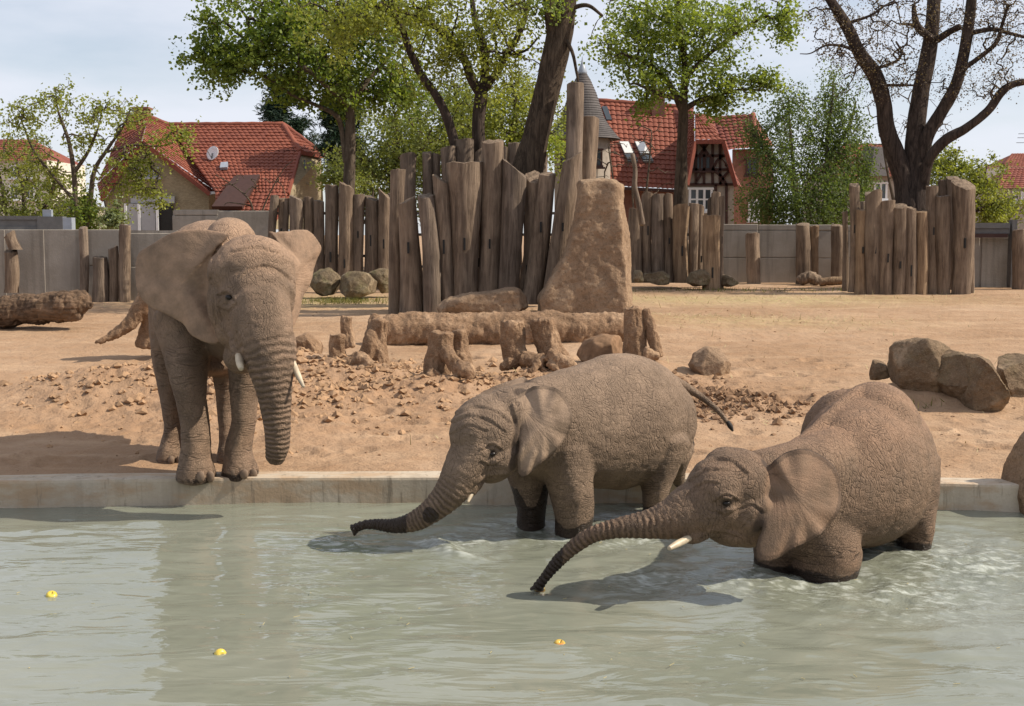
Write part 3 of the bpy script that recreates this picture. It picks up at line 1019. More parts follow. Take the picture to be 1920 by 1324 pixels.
def right_house():
    h = thing('house', 'half timbered house with red roof and conical slate turret behind the palisade', 'house', (*P(1240, 400, 60)[:2], 1.0))
    # turret
    c = P(1092, 260, 58)
    prof = [(118, 0.3), (134, 4.5), (150, 14), (175, 25), (200, 33), (222, 40), (243, 54), (262, 70)]
    s = S(58)
    nseg = 40
    V, rr = [], []
    for k in range(len(prof) - 1):
        (y0, r0), (y1, r1) = prof[k], prof[k + 1]
        n = 1 if k == 0 else 5
        for q in range(n):
            for e, st in ((q / n, 0), ((q + .98) / n, .025)):
                rr.append((y0 + (y1 - y0) * e, (r0 + (r1 - r0) * e) * s + st, q))
    rings = []
    for y, r, q in rr:
        th = np.linspace(0, 2 * np.pi, nseg, endpoint=False)
        rings.append(np.stack([c[0] + r * np.cos(th), c[1] + r * np.sin(th), np.full(nseg, P(1092, y, 58)[2])], 1))
    rad = np.concatenate([[np.hypot(*(x[0, :2] - c[:2]))] * nseg for x in rings])
    V = np.concatenate(rings)
    n = len(rings)
    i = np.arange(n - 1)[:, None] * nseg
    j = np.arange(nseg)[None, :]
    F = np.stack([i + j, i + nseg + j, i + nseg + (j + 1) % nseg, i + (j + 1) % nseg], -1).reshape(-1, 4)
    tur = obj('turret_roof', make_mesh('turret_roof', local(V, h), F, False), M['slate'], h)
    Q = np.array([P(1092, y, 58) for y in (106, 118, 126, 136)])
    V, F = tube(Q, np.array((.01, .06, .14, .22)), np.array((.01, .06, .14, .22)), (0, 1, 0), 14)
    obj('finial', make_mesh('finial', local(V, h), F), M['zinc'], h).parent = tur
    Q = np.array([P(1092, y, 58) for y in (450, 355, 262)])
    r = np.full(3, 52 * s)
    V, F = tube(Q, r, r, (0, 1, 0), 12, .01, .01)
    obj('turret_wall', make_mesh('turret_wall', local(V, h), F, False), M['render'], h)
    for x0, x1 in ((1052, 1060), (1066, 1078), (1118, 1128)):
        window_px(h, x0, x1, 282, 310, 56.75, 1, 'timber', 0.08)
    # main roof
    A, B = P(1122, 189, 62.5), P(1300, 203, 62.5)
    C_, D_ = P(1306, 358, 58), P(1142, 350, 58)
    tiled('roof', [A, B, C_, D_], M['tile'], h)
    ridge_cap([A, B], h, M['tile'])
    mb = MB()
    mb.bar(D_ + (0, -.1, -.05), C_ + (0, -.1, -.05), .14)
    mb.build('gutter', M['timber'], h)
    wall_face('wall', [P(1140, 355, 58.4), P(1290, 355, 58.4), P(1290, 450, 58.4), P(1140, 450, 58.4)], h, M['brick_red'])
    def on_roof(x0, x1, y0, y1, skew):
        q = []
        for x, y in ((x0, y0), (x1, y0), (x1 + skew, y1), (x0 + skew, y1)):
            t = (y - 192) / (353 - 192)
            q.append(P(x, y, 62.5 - 4.5 * t))
        return q
    for x0 in (1160, 1189):
        q = on_roof(x0, x0 + 19, 271, 308, 17)
        mb = MB()
        mb.prism(q, (0, -.1, .14))
        f = mb.build('roof_window', M['grey_metal'], h)
        q2 = on_roof(x0 + 1.5, x0 + 17.5, 273, 294, 9.5)
        mb = MB()
        mb.prism([p + np.array((0, -.1, .14)) for p in q2], (0, -.03, .04))
        mb.build('blind', M['blind'], h).parent = f
        q3 = on_roof(x0 + 12, x0 + 28, 297, 306, 4)
        mb = MB()
        mb.prism([p + np.array((0, -.1, .14)) for p in q3], (0, -.03, .04))
        mb.build('pane', M['glass'], h).parent = f
    q = on_roof(1128, 1138, 205, 230, 9)
    mb = MB()
    mb.prism(q, (0, -.1, .14))
    mb.build('roof_window', M['glass'], h)
    a, b = P(1222, 202, 62), P(1246, 172, 62)
    mb = MB()
    mb.box((a[0], 61.8, a[2] - 1), (b[0], 62.6, b[2]))
    mb.box((a[0] - .06, 61.74, b[2]), (b[0] + .06, 62.66, b[2] + .12))
    mb.build('chimney', M['brick_red'], h)
    # cross gable with half hip
    G0, G1 = P(1262, 205, 60.5), P(1303, 214, 57.5)
    hipL, hipR = P(1303, 264, 55.8), P(1356, 264, 55.8)
    tiled('roof', [G1, G1 + np.array((.02, 0, 0)), hipR, hipL], M['tile'], h)
    tiled('roof', [G0, G1, hipL, P(1290, 352, 55.6)], M['tile'], h, .3, .4)
    tiled('roof', [G1, P(1330, 214, 62), P(1388, 352, 60), P(1380, 346, 55.6)], M['tile_dark'], h, .3, .4)
    tiled('roof', [G1, P(1330, 214, 62), P(1380, 346, 55.7), hipR], M['tile'], h, .3, .4)
    for q0, q1 in ((hipR, P(1380, 348, 55.5)), (hipL, P(1288, 345, 55.5)), (hipL, hipR)):
        mb = MB()
        mb.bar(q0 + (0, -.08, -.05), q1 + (0, -.08, -.05), .10, .18)
        mb.build('bargeboard', M['tile_dark'], h)
    wd = 56.3
    wall_face('wall', [P(1304, 268, wd), P(1356, 268, wd), P(1376, 346, wd), P(1376, 450, wd), P(1284, 450, wd), P(1284, 346, wd)], h, M['render'])
    def timber(pts, w=0.11):
        mb = MB()
        for (xa, ya), (xb, yb) in zip(pts[:-1], pts[1:]):
            mb.bar(P(xa, ya, wd - .03), P(xb, yb, wd - .03), w, .1, (0, 1, 0))
        mb.build('timber_beam', M['timber'], h)
    for t in ([(1286, 346), (1376, 346)], [(1292, 318), (1370, 318)], [(1300, 292), (1362, 292)], [(1305, 268), (1305, 346)], [(1320, 268), (1320, 346)], [(1336, 268), (1336, 346)], [(1350, 268), (1350, 346)],
              [(1336, 318), (1345, 300), (1356, 292)], [(1336, 318), (1352, 330), (1362, 346)], [(1350, 346), (1358, 330), (1368, 320)], [(1320, 318), (1306, 340)], [(1312, 268), (1328, 290)], [(1328, 268), (1312, 290)], [(1342, 346), (1342, 430)], [(1362, 346), (1362, 430)]):
        timber(t)
    window_px(h, 1303, 1332, 295, 317, wd, 3, 'timber', .08)
    window_px(h, 1293, 1334, 356, 392, wd, 3, 'white', .10, 2)
    # rear wing with plain roof
    tiled('roof', [P(1326, 220, 68), P(1412, 214, 66), P(1418, 278, 63.5), P(1352, 284, 63.5)], M['tile_dark'], h, .35, .45)
    tiled('roof', [P(1412, 214, 66), P(1413, 214, 66), P(1452, 276, 66.5), P(1418, 278, 63.5)], M['tile'], h, .35, .45)
    ridge_cap([P(1412, 214, 66), P(1418, 278, 63.5)], h, M['tile'])
    wall_face('wall', [P(1376, 280, 64), P(1450, 278, 64.2), P(1450, 450, 64.2), P(1376, 450, 64)], h, M['brick_red'])
    window_px(h, 1400, 1420, 300, 325, 63.9, 2, 'timber', .1)
    window_px(h, 1405, 1422, 378, 410, 63.9, 2, 'white', .12)

def plain_house(name_label, x0, x1, y_eave, y_ridge, d, wallm, roofm, wins, base_y=460, depth=8, ridge_in=0.15):
    h = thing('house', name_label, 'house', (*P((x0 + x1) / 2, 400, d)[:2], 1.0))
    a, b = P(x0, base_y, d), P(x1, y_eave, d)
    mb = MB()
    mb.box((a[0], d, a[2]), (b[0], d + depth, b[2]))
    mb.build('wall', M[wallm], h)
    w = x1 - x0
    tiled('roof', [P(x0 + w * ridge_in, y_ridge, d + depth / 2), P(x1 - w * ridge_in, y_ridge, d + depth / 2), P(x1 + 3, y_eave + 2, d - .4), P(x0 - 3, y_eave + 2, d - .4)], M[roofm], h, .4, .5)
    mb = MB()
    zr, ze = P(x0, y_ridge, d + depth / 2)[2], b[2]
    ra = P(x0 + w * ridge_in, y_ridge, d + depth / 2) + (0, 0, -.1)
    rb = P(x1 - w * ridge_in, y_ridge, d + depth / 2) + (0, 0, -.1)
    for end, r in ((a[0], ra), (b[0], rb)):
        V = [(end, d, ze), (end, d + depth, ze), r]
        mb.add(V, np.array([(0, 1, 2)]))
    mb.add([(a[0], d + depth, ze), (b[0], d + depth, ze), rb, ra], np.array([(0, 1, 2, 3)]))
    mb.build('roof_side', M[roofm], h)
    for q in wins:
        window_px(h, *q, d - .02, 2, 'white', .12)
    return h
if 'houses' in BUILD:
    left_house()
    right_house()
    h = plain_house('pale plastered house with dull red roof half hidden by the birch', 1560, 1690, 330, 270, 78, 'render', 'tile', [(1600, 1620, 372, 400), (1640, 1662, 345, 372)])
    mb = MB()
    a, b = P(1640, 330, 77), P(1672, 282, 77)
    mb.prism([P(1632, 330, 77), P(1668, 330, 77), P(1660, 276, 78.5), P(1640, 276, 78.5)], (0, 2.5, .2))
    mb.build('dormer', M['slate'], h)
    h = plain_house('grey town house with a brown roof beyond the yellow green bush', 1868, 2010, 352, 315, 95, 'render', 'tile_dark', [(1900, 1908, 362, 378), (1915, 1924, 362, 378)])
    h = plain_house('distant house with white gable and roof aerial', 1880, 1990, 312, 288, 130, 'plaster_pale', 'tile', [])
    mb = MB()
    q = P(1917, 290, 132)
    mb.bar(q, q + (0, 0, 2.4), .08)
    for k in (1.2, 1.7, 2.1):
        mb.bar(q + (-.9 + k * .2, 0, k), q + (.5, 0, k), .05)
    mb.build('aerial', M['grey_metal'], h)
    plain_house('cream house showing between the branches of the sparse tree', -60, 88, 300, 262, 90, 'plaster_pale', 'tile_dark', [(20, 34, 312, 332), (50, 64, 312, 332), (20, 34, 350, 372), (50, 64, 350, 372)])
    plain_house('low shed with grey roof behind the shrubs by the long wall', 96, 170, 395, 378, 70, 'render', 'slate', [])
# ---------------------------------------------------------------- trees
def limb_tube(mb, Q, nseg, rough=0.0, seed=0):
    V, F = tube(Q[:, :3], Q[:, 3], Q[:, 3], (0.3, 1, 0.1), nseg, 0.2, 0.4)
    if rough:
        c = np.repeat(Q[:, :3], nseg, axis=0)
        n = len(Q) * nseg
        k0 = 5 * nseg
        dirv = V[k0:k0 + n] - c
        V[k0:k0 + n] += dirv * (fbm(V[k0:k0 + n] * np.array([3, 3, 1.2]), 3, seed) * rough)[:, None]
    mb.add(V, F)
def make_tree(name, label, base, limbs, blobs, leafmat, barkmat, size=0.14, per=28, crad=0.4, droop=0.0, seed=1, twig=0.012, bare=False, group=None, flat=0.6, cat='tree', maxr=0.06, aspect=0.5, shell=0.1, gap=-0.08, dens=1.12):
    rng = np.random.default_rng(seed)
    if not bare and aspect > 0.2:
        size, per = size * 0.8, int(per * 1.4)
    b = P(*base)
    gzv = 0.9
    root = thing(name, label, cat, (b[0], b[1], b[2]), group)
    mb = MB()
    nodes, nrad = [], []
    for L in limbs:
        Q = catmull([(*P(x, y, d), r * S(d)) for x, y, d, r in L], max(8, len(L) * 6))
        limb_tube(mb, Q, 12 if Q[0, 3] > 0.08 else 7, 0.12, seed)
        nodes.append(Q[len(Q) // 4:, :3])
        nrad.append(Q[len(Q) // 4:, 3])
    nodes = np.concatenate(nodes)
    lrad = np.concatenate(nrad)
    pts = []
    for x, y, d, rx, ry, rd, n in blobs:
        n = int(n * dens)
        c = P(x, y, d)
        q = rng.normal(size=(n, 3))
        q /= np.linalg.norm(q, axis=1)[:, None]
        q *= (shell + (1 - shell) * rng.random(n) ** 0.6)[:, None]
        q = c + q * np.array((rx * S(d), rd, ry * S(d))) * 1.12
        q = q + 0.35 * np.stack([vnoise(q * 0.9, seed + 1), vnoise(q * 0.9, seed + 2), vnoise(q * 0.9, seed + 3)], 1)
        pts.append(q[fbm(q * 1.15, 2, seed + 9) > gap])
    pts = np.concatenate(pts) if pts else np.zeros((0, 3))
    nl = len(nodes)
    dist = np.array([np.min(((nodes - p) ** 2).sum(1)) for p in pts]) if len(pts) else np.zeros(0)
    order = np.argsort(dist)
    allp = np.zeros((nl + 2 * len(pts) + 1, 3))
    allp[:nl] = nodes
    par = np.full(len(allp), -1)
    cnt = nl
    tips = []
    for k in order:
        p = pts[k]
        dd = ((allp[:cnt] - p) ** 2).sum(1)
        a = int(np.argmin(dd))
        L = math.sqrt(dd[a])
        m = (allp[a] + p) / 2 + rng.normal(size=3) * L * 0.10 + np.array((0, 0, 0.08 * L))
        allp[cnt], par[cnt] = m, a
        allp[cnt + 1], par[cnt + 1] = p, cnt
        tips.append(cnt + 1)
        cnt += 2
    wgt = np.zeros(cnt)
    wgt[tips] = 1
    for i in range(cnt - 1, nl - 1, -1):
        wgt[par[i]] += wgt[i]
    rad = np.minimum(twig * np.sqrt(np.maximum(wgt, 1)), maxr)
    idx = np.arange(nl, cnt)
    if len(idx):
        A, B = allp[par[idx]], allp[idx]
        ra = np.where(par[idx] < nl, np.minimum(rad[idx] * 1.15, np.append(lrad, 1)[np.minimum(par[idx], nl)]), rad[par[idx]])
        ra = np.minimum(ra, rad[idx] * 1.6)
        rb = rad[idx]
        T = B - A
        T /= np.maximum(np.linalg.norm(T, axis=1), 1e-6)[:, None]
        U = np.cross(T, np.array((0.31, 0.2, 0.93)))
        U /= np.linalg.norm(U, axis=1)[:, None]
        W = np.cross(T, U)
        ns = 4
        th = np.arange(ns) / ns * 2 * np.pi
        ca, sa = np.cos(th)[None, :, None], np.sin(th)[None, :, None]
        RA = A[:, None] + ra[:, None, None] * (ca * U[:, None] + sa * W[:, None])
        RB = B[:, None] + rb[:, None, None] * (ca * U[:, None] + sa * W[:, None])
        V = np.concatenate([RA, RB], 1).reshape(-1, 3)
        o = np.arange(len(idx))[:, None] * 2 * ns
        j = np.arange(ns)[None, :]
        F = np.stack([o + j, o + (j + 1) % ns, o + ns + (j + 1) % ns, o + ns + j], -1).reshape(-1, 4)
        mb.add(V, F)
    mb.build('trunk', barkmat, root, True)
    if bare or not len(pts):
        return root
    n = len(pts) * per
    pp = np.zeros_like(pts)
    for tnode, k in zip(tips, order):
        pp[k] = allp[par[par[tnode]]] if par[par[tnode]] >= 0 else allp[par[tnode]]
    dv = pts - pp
    dv /= np.maximum(np.linalg.norm(dv, axis=1), 1e-6)[:, None]
    dv = dv + rng.normal(size=dv.shape) * 0.45
    dv[:, 2] -= droop
    dv /= np.linalg.norm(dv, axis=1)[:, None]
    C = np.repeat(pts, per, axis=0)
    tt = rng.random(n) * 2.6 - 1.1
    off = np.repeat(dv, per, axis=0) * (tt * crad)[:, None] + rng.normal(size=(n, 3)) * crad * 0.34 * np.array((1, 1, flat))
    off[:, 2] -= droop * rng.random(n) * crad * 3
    C = C + off
    sz = size * (0.65 + 0.7 * rng.random(n))
    d1 = rng.normal(size=(n, 3)) * np.array((1, 1, 0.6)) + np.array((0, 0, -0.35 - droop))
    d1 /= np.linalg.norm(d1, axis=1)[:, None]
    nn = rng.normal(size=(n, 3)) + np.array((0.25, 0, 0.9))
    d2 = np.cross(nn, d1)
    d2 /= np.linalg.norm(d2, axis=1)[:, None]
    nn = np.cross(d1, d2)
    fold = nn * (sz * 0.10)[:, None]
    a = C
    t = C + d1 * sz[:, None]
    mL = C + d1 * (sz * 0.45)[:, None] + d2 * (sz * aspect)[:, None] + fold
    mR = C + d1 * (sz * 0.45)[:, None] - d2 * (sz * aspect)[:, None] + fold
    V = np.stack([a, mR, t, mL], 1).reshape(-1, 3)
    F = (np.arange(n)[:, None] * 4 + np.arange(4)[None, :])
    me = make_mesh('crown', local(V, root), F, False)
    lv = np.repeat(np.clip(0.5 + 0.33 * rng.normal(size=len(pts)).repeat(per) * 0.7 + 0.22 * rng.normal(size=n), 0, 1), 4)
    attr(me, 'lv', lv)
    obj('crown', me, leafmat, root)
    return root

def pine(name, label, px, ytop, ybot, d, wpx, seed):
    rng = np.random.default_rng(seed)
    limbs = [[(px, ybot, d, 9), (px + 2, (ybot + ytop) / 2, d, 6), (px, ytop, d, 1.5)]]
    blobs = []
    k = 0
    y = ytop + 6
    while y < ybot - 20:
        t = (y - ytop) / (ybot - ytop)
        w = wpx * (0.12 + 0.88 * t ** 0.8)
        for s in range(5):
            a = rng.random() * 2 * np.pi
            blobs.append((px + math.cos(a) * w * 0.62 + rng.normal() * 4, y + rng.normal() * 5 - 3, d + math.sin(a) * w * S(d) * .6, w * 0.36 + 5, 8, w * S(d) * .32 + .15, 5))
        y += 13
    return make_tree(name, label, (px, ybot, d), limbs, blobs, M['leaf_pine'], M['bark_dark'], 0.34, 46, 0.26, -0.3, seed, 0.014, flat=0.7, aspect=0.09, group=None, gap=-2, dens=1.5)

def build_trees():
    # sparse tree at the left, in front of the house
    make_tree('ash_tree', 'sparse light green tree with forked stems left of the red roofed house', (150, 440, 46),
              [[(150, 445, 46, 6), (142, 380, 46, 5), (138, 320, 46, 4.5), (128, 262, 46, 3.5), (108, 205, 46, 2), (104, 165, 46, 1)],
               [(138, 325, 46, 4), (165, 285, 46, 3), (182, 245, 45.6, 2), (190, 215, 45.6, 1.2)],
               [(165, 445, 45.5, 5), (170, 370, 45.5, 4.5), (178, 318, 45.5, 4), (205, 275, 45.3, 3), (232, 235, 45, 2), (245, 205, 45, 1)],
               [(200, 285, 45.3, 2.5), (250, 272, 45, 2), (300, 274, 44.6, 1.6), (335, 262, 44.6, 1.2), (352, 246, 44.6, .8)],
               [(142, 380, 46, 3), (100, 330, 46.5, 2.5), (62, 280, 46.5, 2), (40, 225, 46.5, 1)]],
              [(104, 178, 46, 42, 32, 1.0, 40), (190, 205, 45.6, 48, 36, 1.1, 50), (40, 215, 46.5, 42, 42, 1.2, 44), (150, 255, 46, 60, 40, 1.2, 44), (235, 225, 45.2, 30, 30, .8, 26), (260, 300, 44.8, 50, 26, .6, 40),
               (348, 262, 44.6, 16, 26, .4, 16), (315, 262, 44.6, 34, 12, .5, 18), (275, 345, 44.5, 34, 50, .6, 46), (225, 330, 45, 45, 45, .8, 42), (90, 300, 46.2, 70, 40, 1.2, 50)],
              M['leaf_yellow'], M['bark_grey'], 0.115, 12, 0.28, 0.2, 11, 0.008, gap=-0.35)
    make_tree('shrub', 'tangled olive green shrub thicket growing over the long concrete wall', (60, 440, 50),
              [[(40, 445, 50, 5), (45, 370, 50, 4), (30, 300, 50, 2)], [(70, 445, 50, 5), (95, 370, 50, 4), (110, 300, 50, 2)], [(20, 445, 50, 4), (5, 360, 50, 3), (-10, 280, 50, 2)]],
              [(20, 300, 50, 55, 60, 1.5, 60), (80, 350, 50, 70, 50, 1.5, 80), (10, 390, 50, 60, 40, 1.5, 60), (140, 390, 49, 50, 38, 1.2, 60), (60, 410, 49, 80, 20, 1, 50)],
              M['leaf_back'], M['bark_grey'], 0.12, 20, 0.32, 0.1, 12, 0.009, cat='shrub', gap=-0.35)
    make_tree('shrub', 'pale blossoming bush beside the garage shutters of the red roofed house', (210, 440, 44),
              [[(205, 445, 44, 4), (203, 410, 44, 3), (195, 375, 44, 1.5)], [(215, 445, 44, 4), (225, 400, 44, 2)]],
              [(208, 400, 44, 32, 34, .7, 70)], M['leaf_pale'], M['bark_grey'], 0.12, 22, 0.2, 0.0, 13, 0.01, cat='shrub')
    make_tree('shrub', 'dull green shrub standing between ash tree and pale bush', (165, 440, 44.5),
              [[(160, 445, 44.5, 4), (160, 400, 44.5, 3), (165, 370, 44.5, 1.5)]], [(165, 400, 44.5, 30, 36, .7, 60)], M['leaf_maple'], M['bark_grey'], 0.12, 18, 0.22, 0, 14, 0.01, cat='shrub')
    pine('pine_tree', 'dark pine rising behind the ridge of the red pantile roof', 530, 160, 330, 72, 78, 21)
    pine('pine_tree', 'dark pine half hidden behind the slim maple trunk', 640, 178, 350, 64, 62, 22)
    # maple
    make_tree('maple_tree', 'broad green maple with slim straight trunk behind the log fence', (652, 400, 39),
              [[(650, 420, 39, 12), (655, 330, 39, 11), (657, 250, 39, 10), (655, 185, 39, 8), (645, 120, 39, 6), (640, 40, 39, 5), (640, -50, 39, 3)],
               [(648, 305, 39, 5), (640, 240, 39, 5), (628, 215, 38.8, 4.5), (590, 196, 38.6, 3.5), (548, 178, 38.4, 2.8), (515, 155, 38.2, 2.2), (480, 135, 38, 2)],
               [(655, 190, 39, 7), (690, 150, 39.4, 5), (725, 110, 39.6, 4), (750, 60, 39.6, 3)],
               [(648, 140, 39, 6), (600, 100, 38.6, 4.5), (545, 60, 38.3, 3.5), (480, 40, 38, 2.5)],
               [(655, 200, 39, 5), (610, 160, 37.8, 4), (570, 125, 37, 3)], [(655, 170, 39, 5), (700, 170, 40, 4), (760, 175, 40.5, 2.5)]],
              [(378, 102, 38, 28, 18, .5, 26), (395, 60, 38, 26, 24, .5, 24), (425, 135, 38, 48, 34, .9, 66), (470, 90, 38, 60, 45, 1.2, 86), (505, 145, 38, 60, 30, 1.0, 64), (540, 70, 38, 70, 60, 1.6, 110), (585, 140, 38.4, 60, 42, 1.4, 84),
               (640, 100, 39, 80, 70, 2, 120), (700, 60, 39.4, 80, 80, 2, 110), (720, 160, 39.6, 60, 50, 1.6, 80), (600, 10, 38.8, 130, 50, 2, 110), (470, 15, 38.2, 60, 25, 1.2, 36), (770, 170, 40, 50, 50, 1.4, 50), (660, 175, 39, 50, 30, 1.2, 50)],
              M['leaf_maple'], M['bark_grey'], 0.13, 24, 0.36, 0.05, 31, 0.009, gap=-0.1)
    # twisted tree inside the log ring
    make_tree('elm_tree', 'dark twisted tree with forking limbs inside the tall log ring', (899, 330, 31.5),
              [[(899, 400, 31.5, 15), (899, 300, 31.5, 13), (897, 230, 31.5, 12), (903, 175, 31.5, 12)],
               [(903, 178, 31.5, 10), (885, 150, 31.4, 9), (872, 115, 31.3, 8), (850, 82, 31.2, 7), (820, 52, 31, 6), (770, 30, 30.8, 5), (735, 5, 30.6, 4), (715, -40, 30.5, 3)],
               [(903, 178, 31.5, 9), (910, 130, 31.6, 8), (905, 80, 31.6, 7), (890, 35, 31.7, 6), (882, -30, 31.8, 4)],
               [(905, 172, 31.5, 8), (935, 130, 31.3, 7), (948, 105, 31.2, 6.5), (970, 70, 31, 6), (985, 30, 31, 5), (1000, -40, 31, 4)],
               [(868, 330, 31, 9), (852, 268, 31, 9), (838, 220, 30.9, 8.5), (818, 180, 30.8, 8), (790, 140, 30.7, 7.5), (768, 95, 30.6, 7), (755, 55, 30.5, 6), (735, 15, 30.4, 5), (720, -40, 30.3, 4)],
               [(948, 105, 31.2, 3), (985, 95, 31, 2.5), (1010, 70, 31, 1.5)]],
              [(700, 20, 30.5, 100, 50, 1.6, 90), (790, 40, 30.6, 90, 55, 1.8, 100), (880, 30, 31.2, 90, 55, 2, 100), (960, 40, 31, 70, 60, 2, 80), (840, 110, 31.6, 80, 40, 1.6, 60), (930, 130, 31.8, 70, 40, 1.6, 50), (650, 50, 30.5, 60, 45, 1, 50), (600, 20, 30.5, 60, 30, 1, 40), (1000, 100, 31, 40, 50, 1, 30), (770, 130, 31, 50, 40, 1.2, 36)],
              M['leaf_yellow'], M['bark_dark'], 0.095, 20, 0.36, 0.3, 32, 0.008, gap=-0.08)
    make_tree('lime_tree', 'thick leaning trunk rising out of the tall log ring beside the turret', (990, 345, 29.5),
              [[(975, 380, 29.5, 36), (990, 318, 29.5, 30), (1003, 262, 29.5, 26), (1018, 200, 29.5, 25), (1035, 130, 29.5, 25), (1050, 60, 29.5, 25), (1060, 0, 29.5, 22), (1066, -70, 29.5, 18)],
               [(1040, 85, 29.5, 12), (1030, 20, 29.3, 11), (1024, -50, 29.2, 9)],
               [(1050, 60, 29.4, 5), (1072, 95, 29.2, 3.5), (1082, 140, 29.1, 2.5), (1086, 165, 29.1, 1.2)],
               [(1060, 20, 29.5, 6), (1100, 10, 29.3, 4), (1130, 30, 29.2, 2.5)]],
              [(1098, 40, 29.2, 30, 40, .7, 36), (1090, 10, 29.3, 60, 30, 1, 50), (1030, 0, 29.3, 70, 40, 1, 46), (1120, 30, 29.2, 30, 40, .7, 30), (1035, 250, 31, 18, 26, .5, 18)],
              M['leaf_fresh'], M['bark'], 0.09, 22, 0.30, 0.45, 33, 0.007)
    # tree in front of the half timbered house
    make_tree('ash_tree', 'fresh green tree in front of the half timbered gable, trunk inside the log fence', (1276, 400, 39.5),
              [[(1276, 520, 39.5, 16), (1276, 400, 39.5, 14), (1278, 310, 39.5, 11), (1280, 240, 39.5, 9.5), (1282, 180, 39.5, 8), (1284, 120, 39.5, 6), (1275, 50, 39.5, 6), (1268, -40, 39.5, 4)],
               [(1278, 205, 39.5, 7), (1262, 170, 39.4, 6), (1240, 140, 39.3, 5), (1205, 115, 39.2, 3.5), (1165, 100, 39.1, 2)],
               [(1283, 205, 39.5, 6), (1305, 192, 39.5, 5), (1340, 180, 39.5, 4), (1390, 168, 39.5, 2.5), (1430, 170, 39.5, 1.5)],
               [(1283, 150, 39.5, 5), (1320, 110, 39.6, 4), (1370, 70, 39.6, 3), (1430, 30, 39.6, 2)], [(1276, 60, 39.5, 4), (1230, 30, 39.3, 3), (1180, 10, 39.2, 2)], [(1276, 185, 39.5, 5), (1240, 178, 38.6, 4), (1200, 160, 38.3, 2.5)]],
              [(1170, 90, 39.1, 45, 60, 1.4, 80), (1225, 60, 39.2, 60, 60, 1.8, 100), (1290, 60, 39.5, 70, 70, 2, 110), (1350, 80, 39.6, 60, 60, 1.8, 90), (1400, 30, 39.6, 60, 45, 1.6, 70), (1300, 150, 39.4, 80, 40, 1.6, 80), (1215, 145, 38.8, 50, 36, 1.2, 54), (1390, 160, 39.5, 45, 34, 1.0, 50), (1435, 165, 39.5, 24, 20, .6, 18),
               (1350, 180, 39.5, 40, 24, .9, 34), (1460, 25, 39.6, 30, 30, .8, 26), (1240, 5, 39.2, 110, 30, 1.6, 70), (1470, 60, 39.6, 18, 14, .5, 10), (1225, 200, 39, 30, 16, .6, 18)],
              M['leaf_fresh'], M['bark'], 0.115, 22, 0.36, 0.05, 34, 0.008)
    # birch, bushes and trees behind
    make_tree('birch_tree', 'drooping dense birch between the half timbered house and the dark locust', (1545, 430, 52),
              [[(1548, 440, 52, 6), (1550, 340, 52, 5), (1552, 250, 52, 3.5), (1560, 190, 52, 2), (1564, 140, 52, 1)], [(1500, 440, 51, 5), (1490, 340, 51, 4), (1482, 250, 51, 2.5), (1478, 190, 51, 1)], [(1550, 300, 52, 4), (1590, 240, 52, 3), (1605, 190, 52, 1.5)], [(1490, 330, 51, 4), (1440, 290, 51, 2.5), (1415, 250, 51, 1.5)]],
              [(1560, 160, 52, 42, 48, 1.2, 80), (1480, 200, 51, 55, 60, 1.5, 100), (1540, 250, 52, 70, 70, 1.8, 150), (1590, 260, 52, 36, 70, 1.2, 80), (1460, 290, 51, 50, 70, 1.4, 110), (1520, 340, 50.6, 80, 60, 1.6, 150), (1590, 350, 51.5, 44, 60, 1.2, 90), (1430, 370, 51, 45, 50, 1.2, 80), (1520, 395, 50.6, 90, 30, 1.2, 90), (1420, 240, 51, 24, 36, .7, 26), (1625, 300, 52, 18, 40, .6, 26)],
              M['leaf_birch'], M['bark_grey'], 0.10, 30, 0.40, 0.75, 35, 0.006, gap=-0.3)
    make_tree('shrub', 'bright yellow green bush behind the round palisade', (1820, 425, 48),
              [[(1800, 430, 48, 6), (1815, 385, 48, 5), (1840, 350, 48, 3), (1850, 310, 48, 1.5)], [(1795, 430, 48, 5), (1785, 370, 48, 4), (1790, 310, 48, 2), (1800, 275, 48, 1)], [(1815, 400, 48, 4), (1850, 385, 48, 3), (1870, 350, 48, 1.5)]],
              [(1800, 310, 48, 50, 45, 1.2, 80), (1845, 350, 48, 44, 50, 1.2, 100), (1780, 370, 48, 45, 50, 1.2, 80), (1850, 395, 48, 40, 24, 1, 60), (1760, 320, 48, 30, 40, .8, 36)],
              M['leaf_yellow'], M['bark_dark'], 0.11, 22, 0.28, 0.1, 36, 0.008, cat='shrub', gap=-0.45)
    make_tree('shrub', 'darker grey green bush at the foot of the grey town house', (1895, 430, 60), [[(1890, 430, 60, 4), (1892, 390, 60, 2)]], [(1895, 395, 60, 40, 32, 1.2, 70)], M['leaf_back'], M['bark_grey'], 0.13, 20, 0.3, 0, 37, 0.01, cat='shrub')
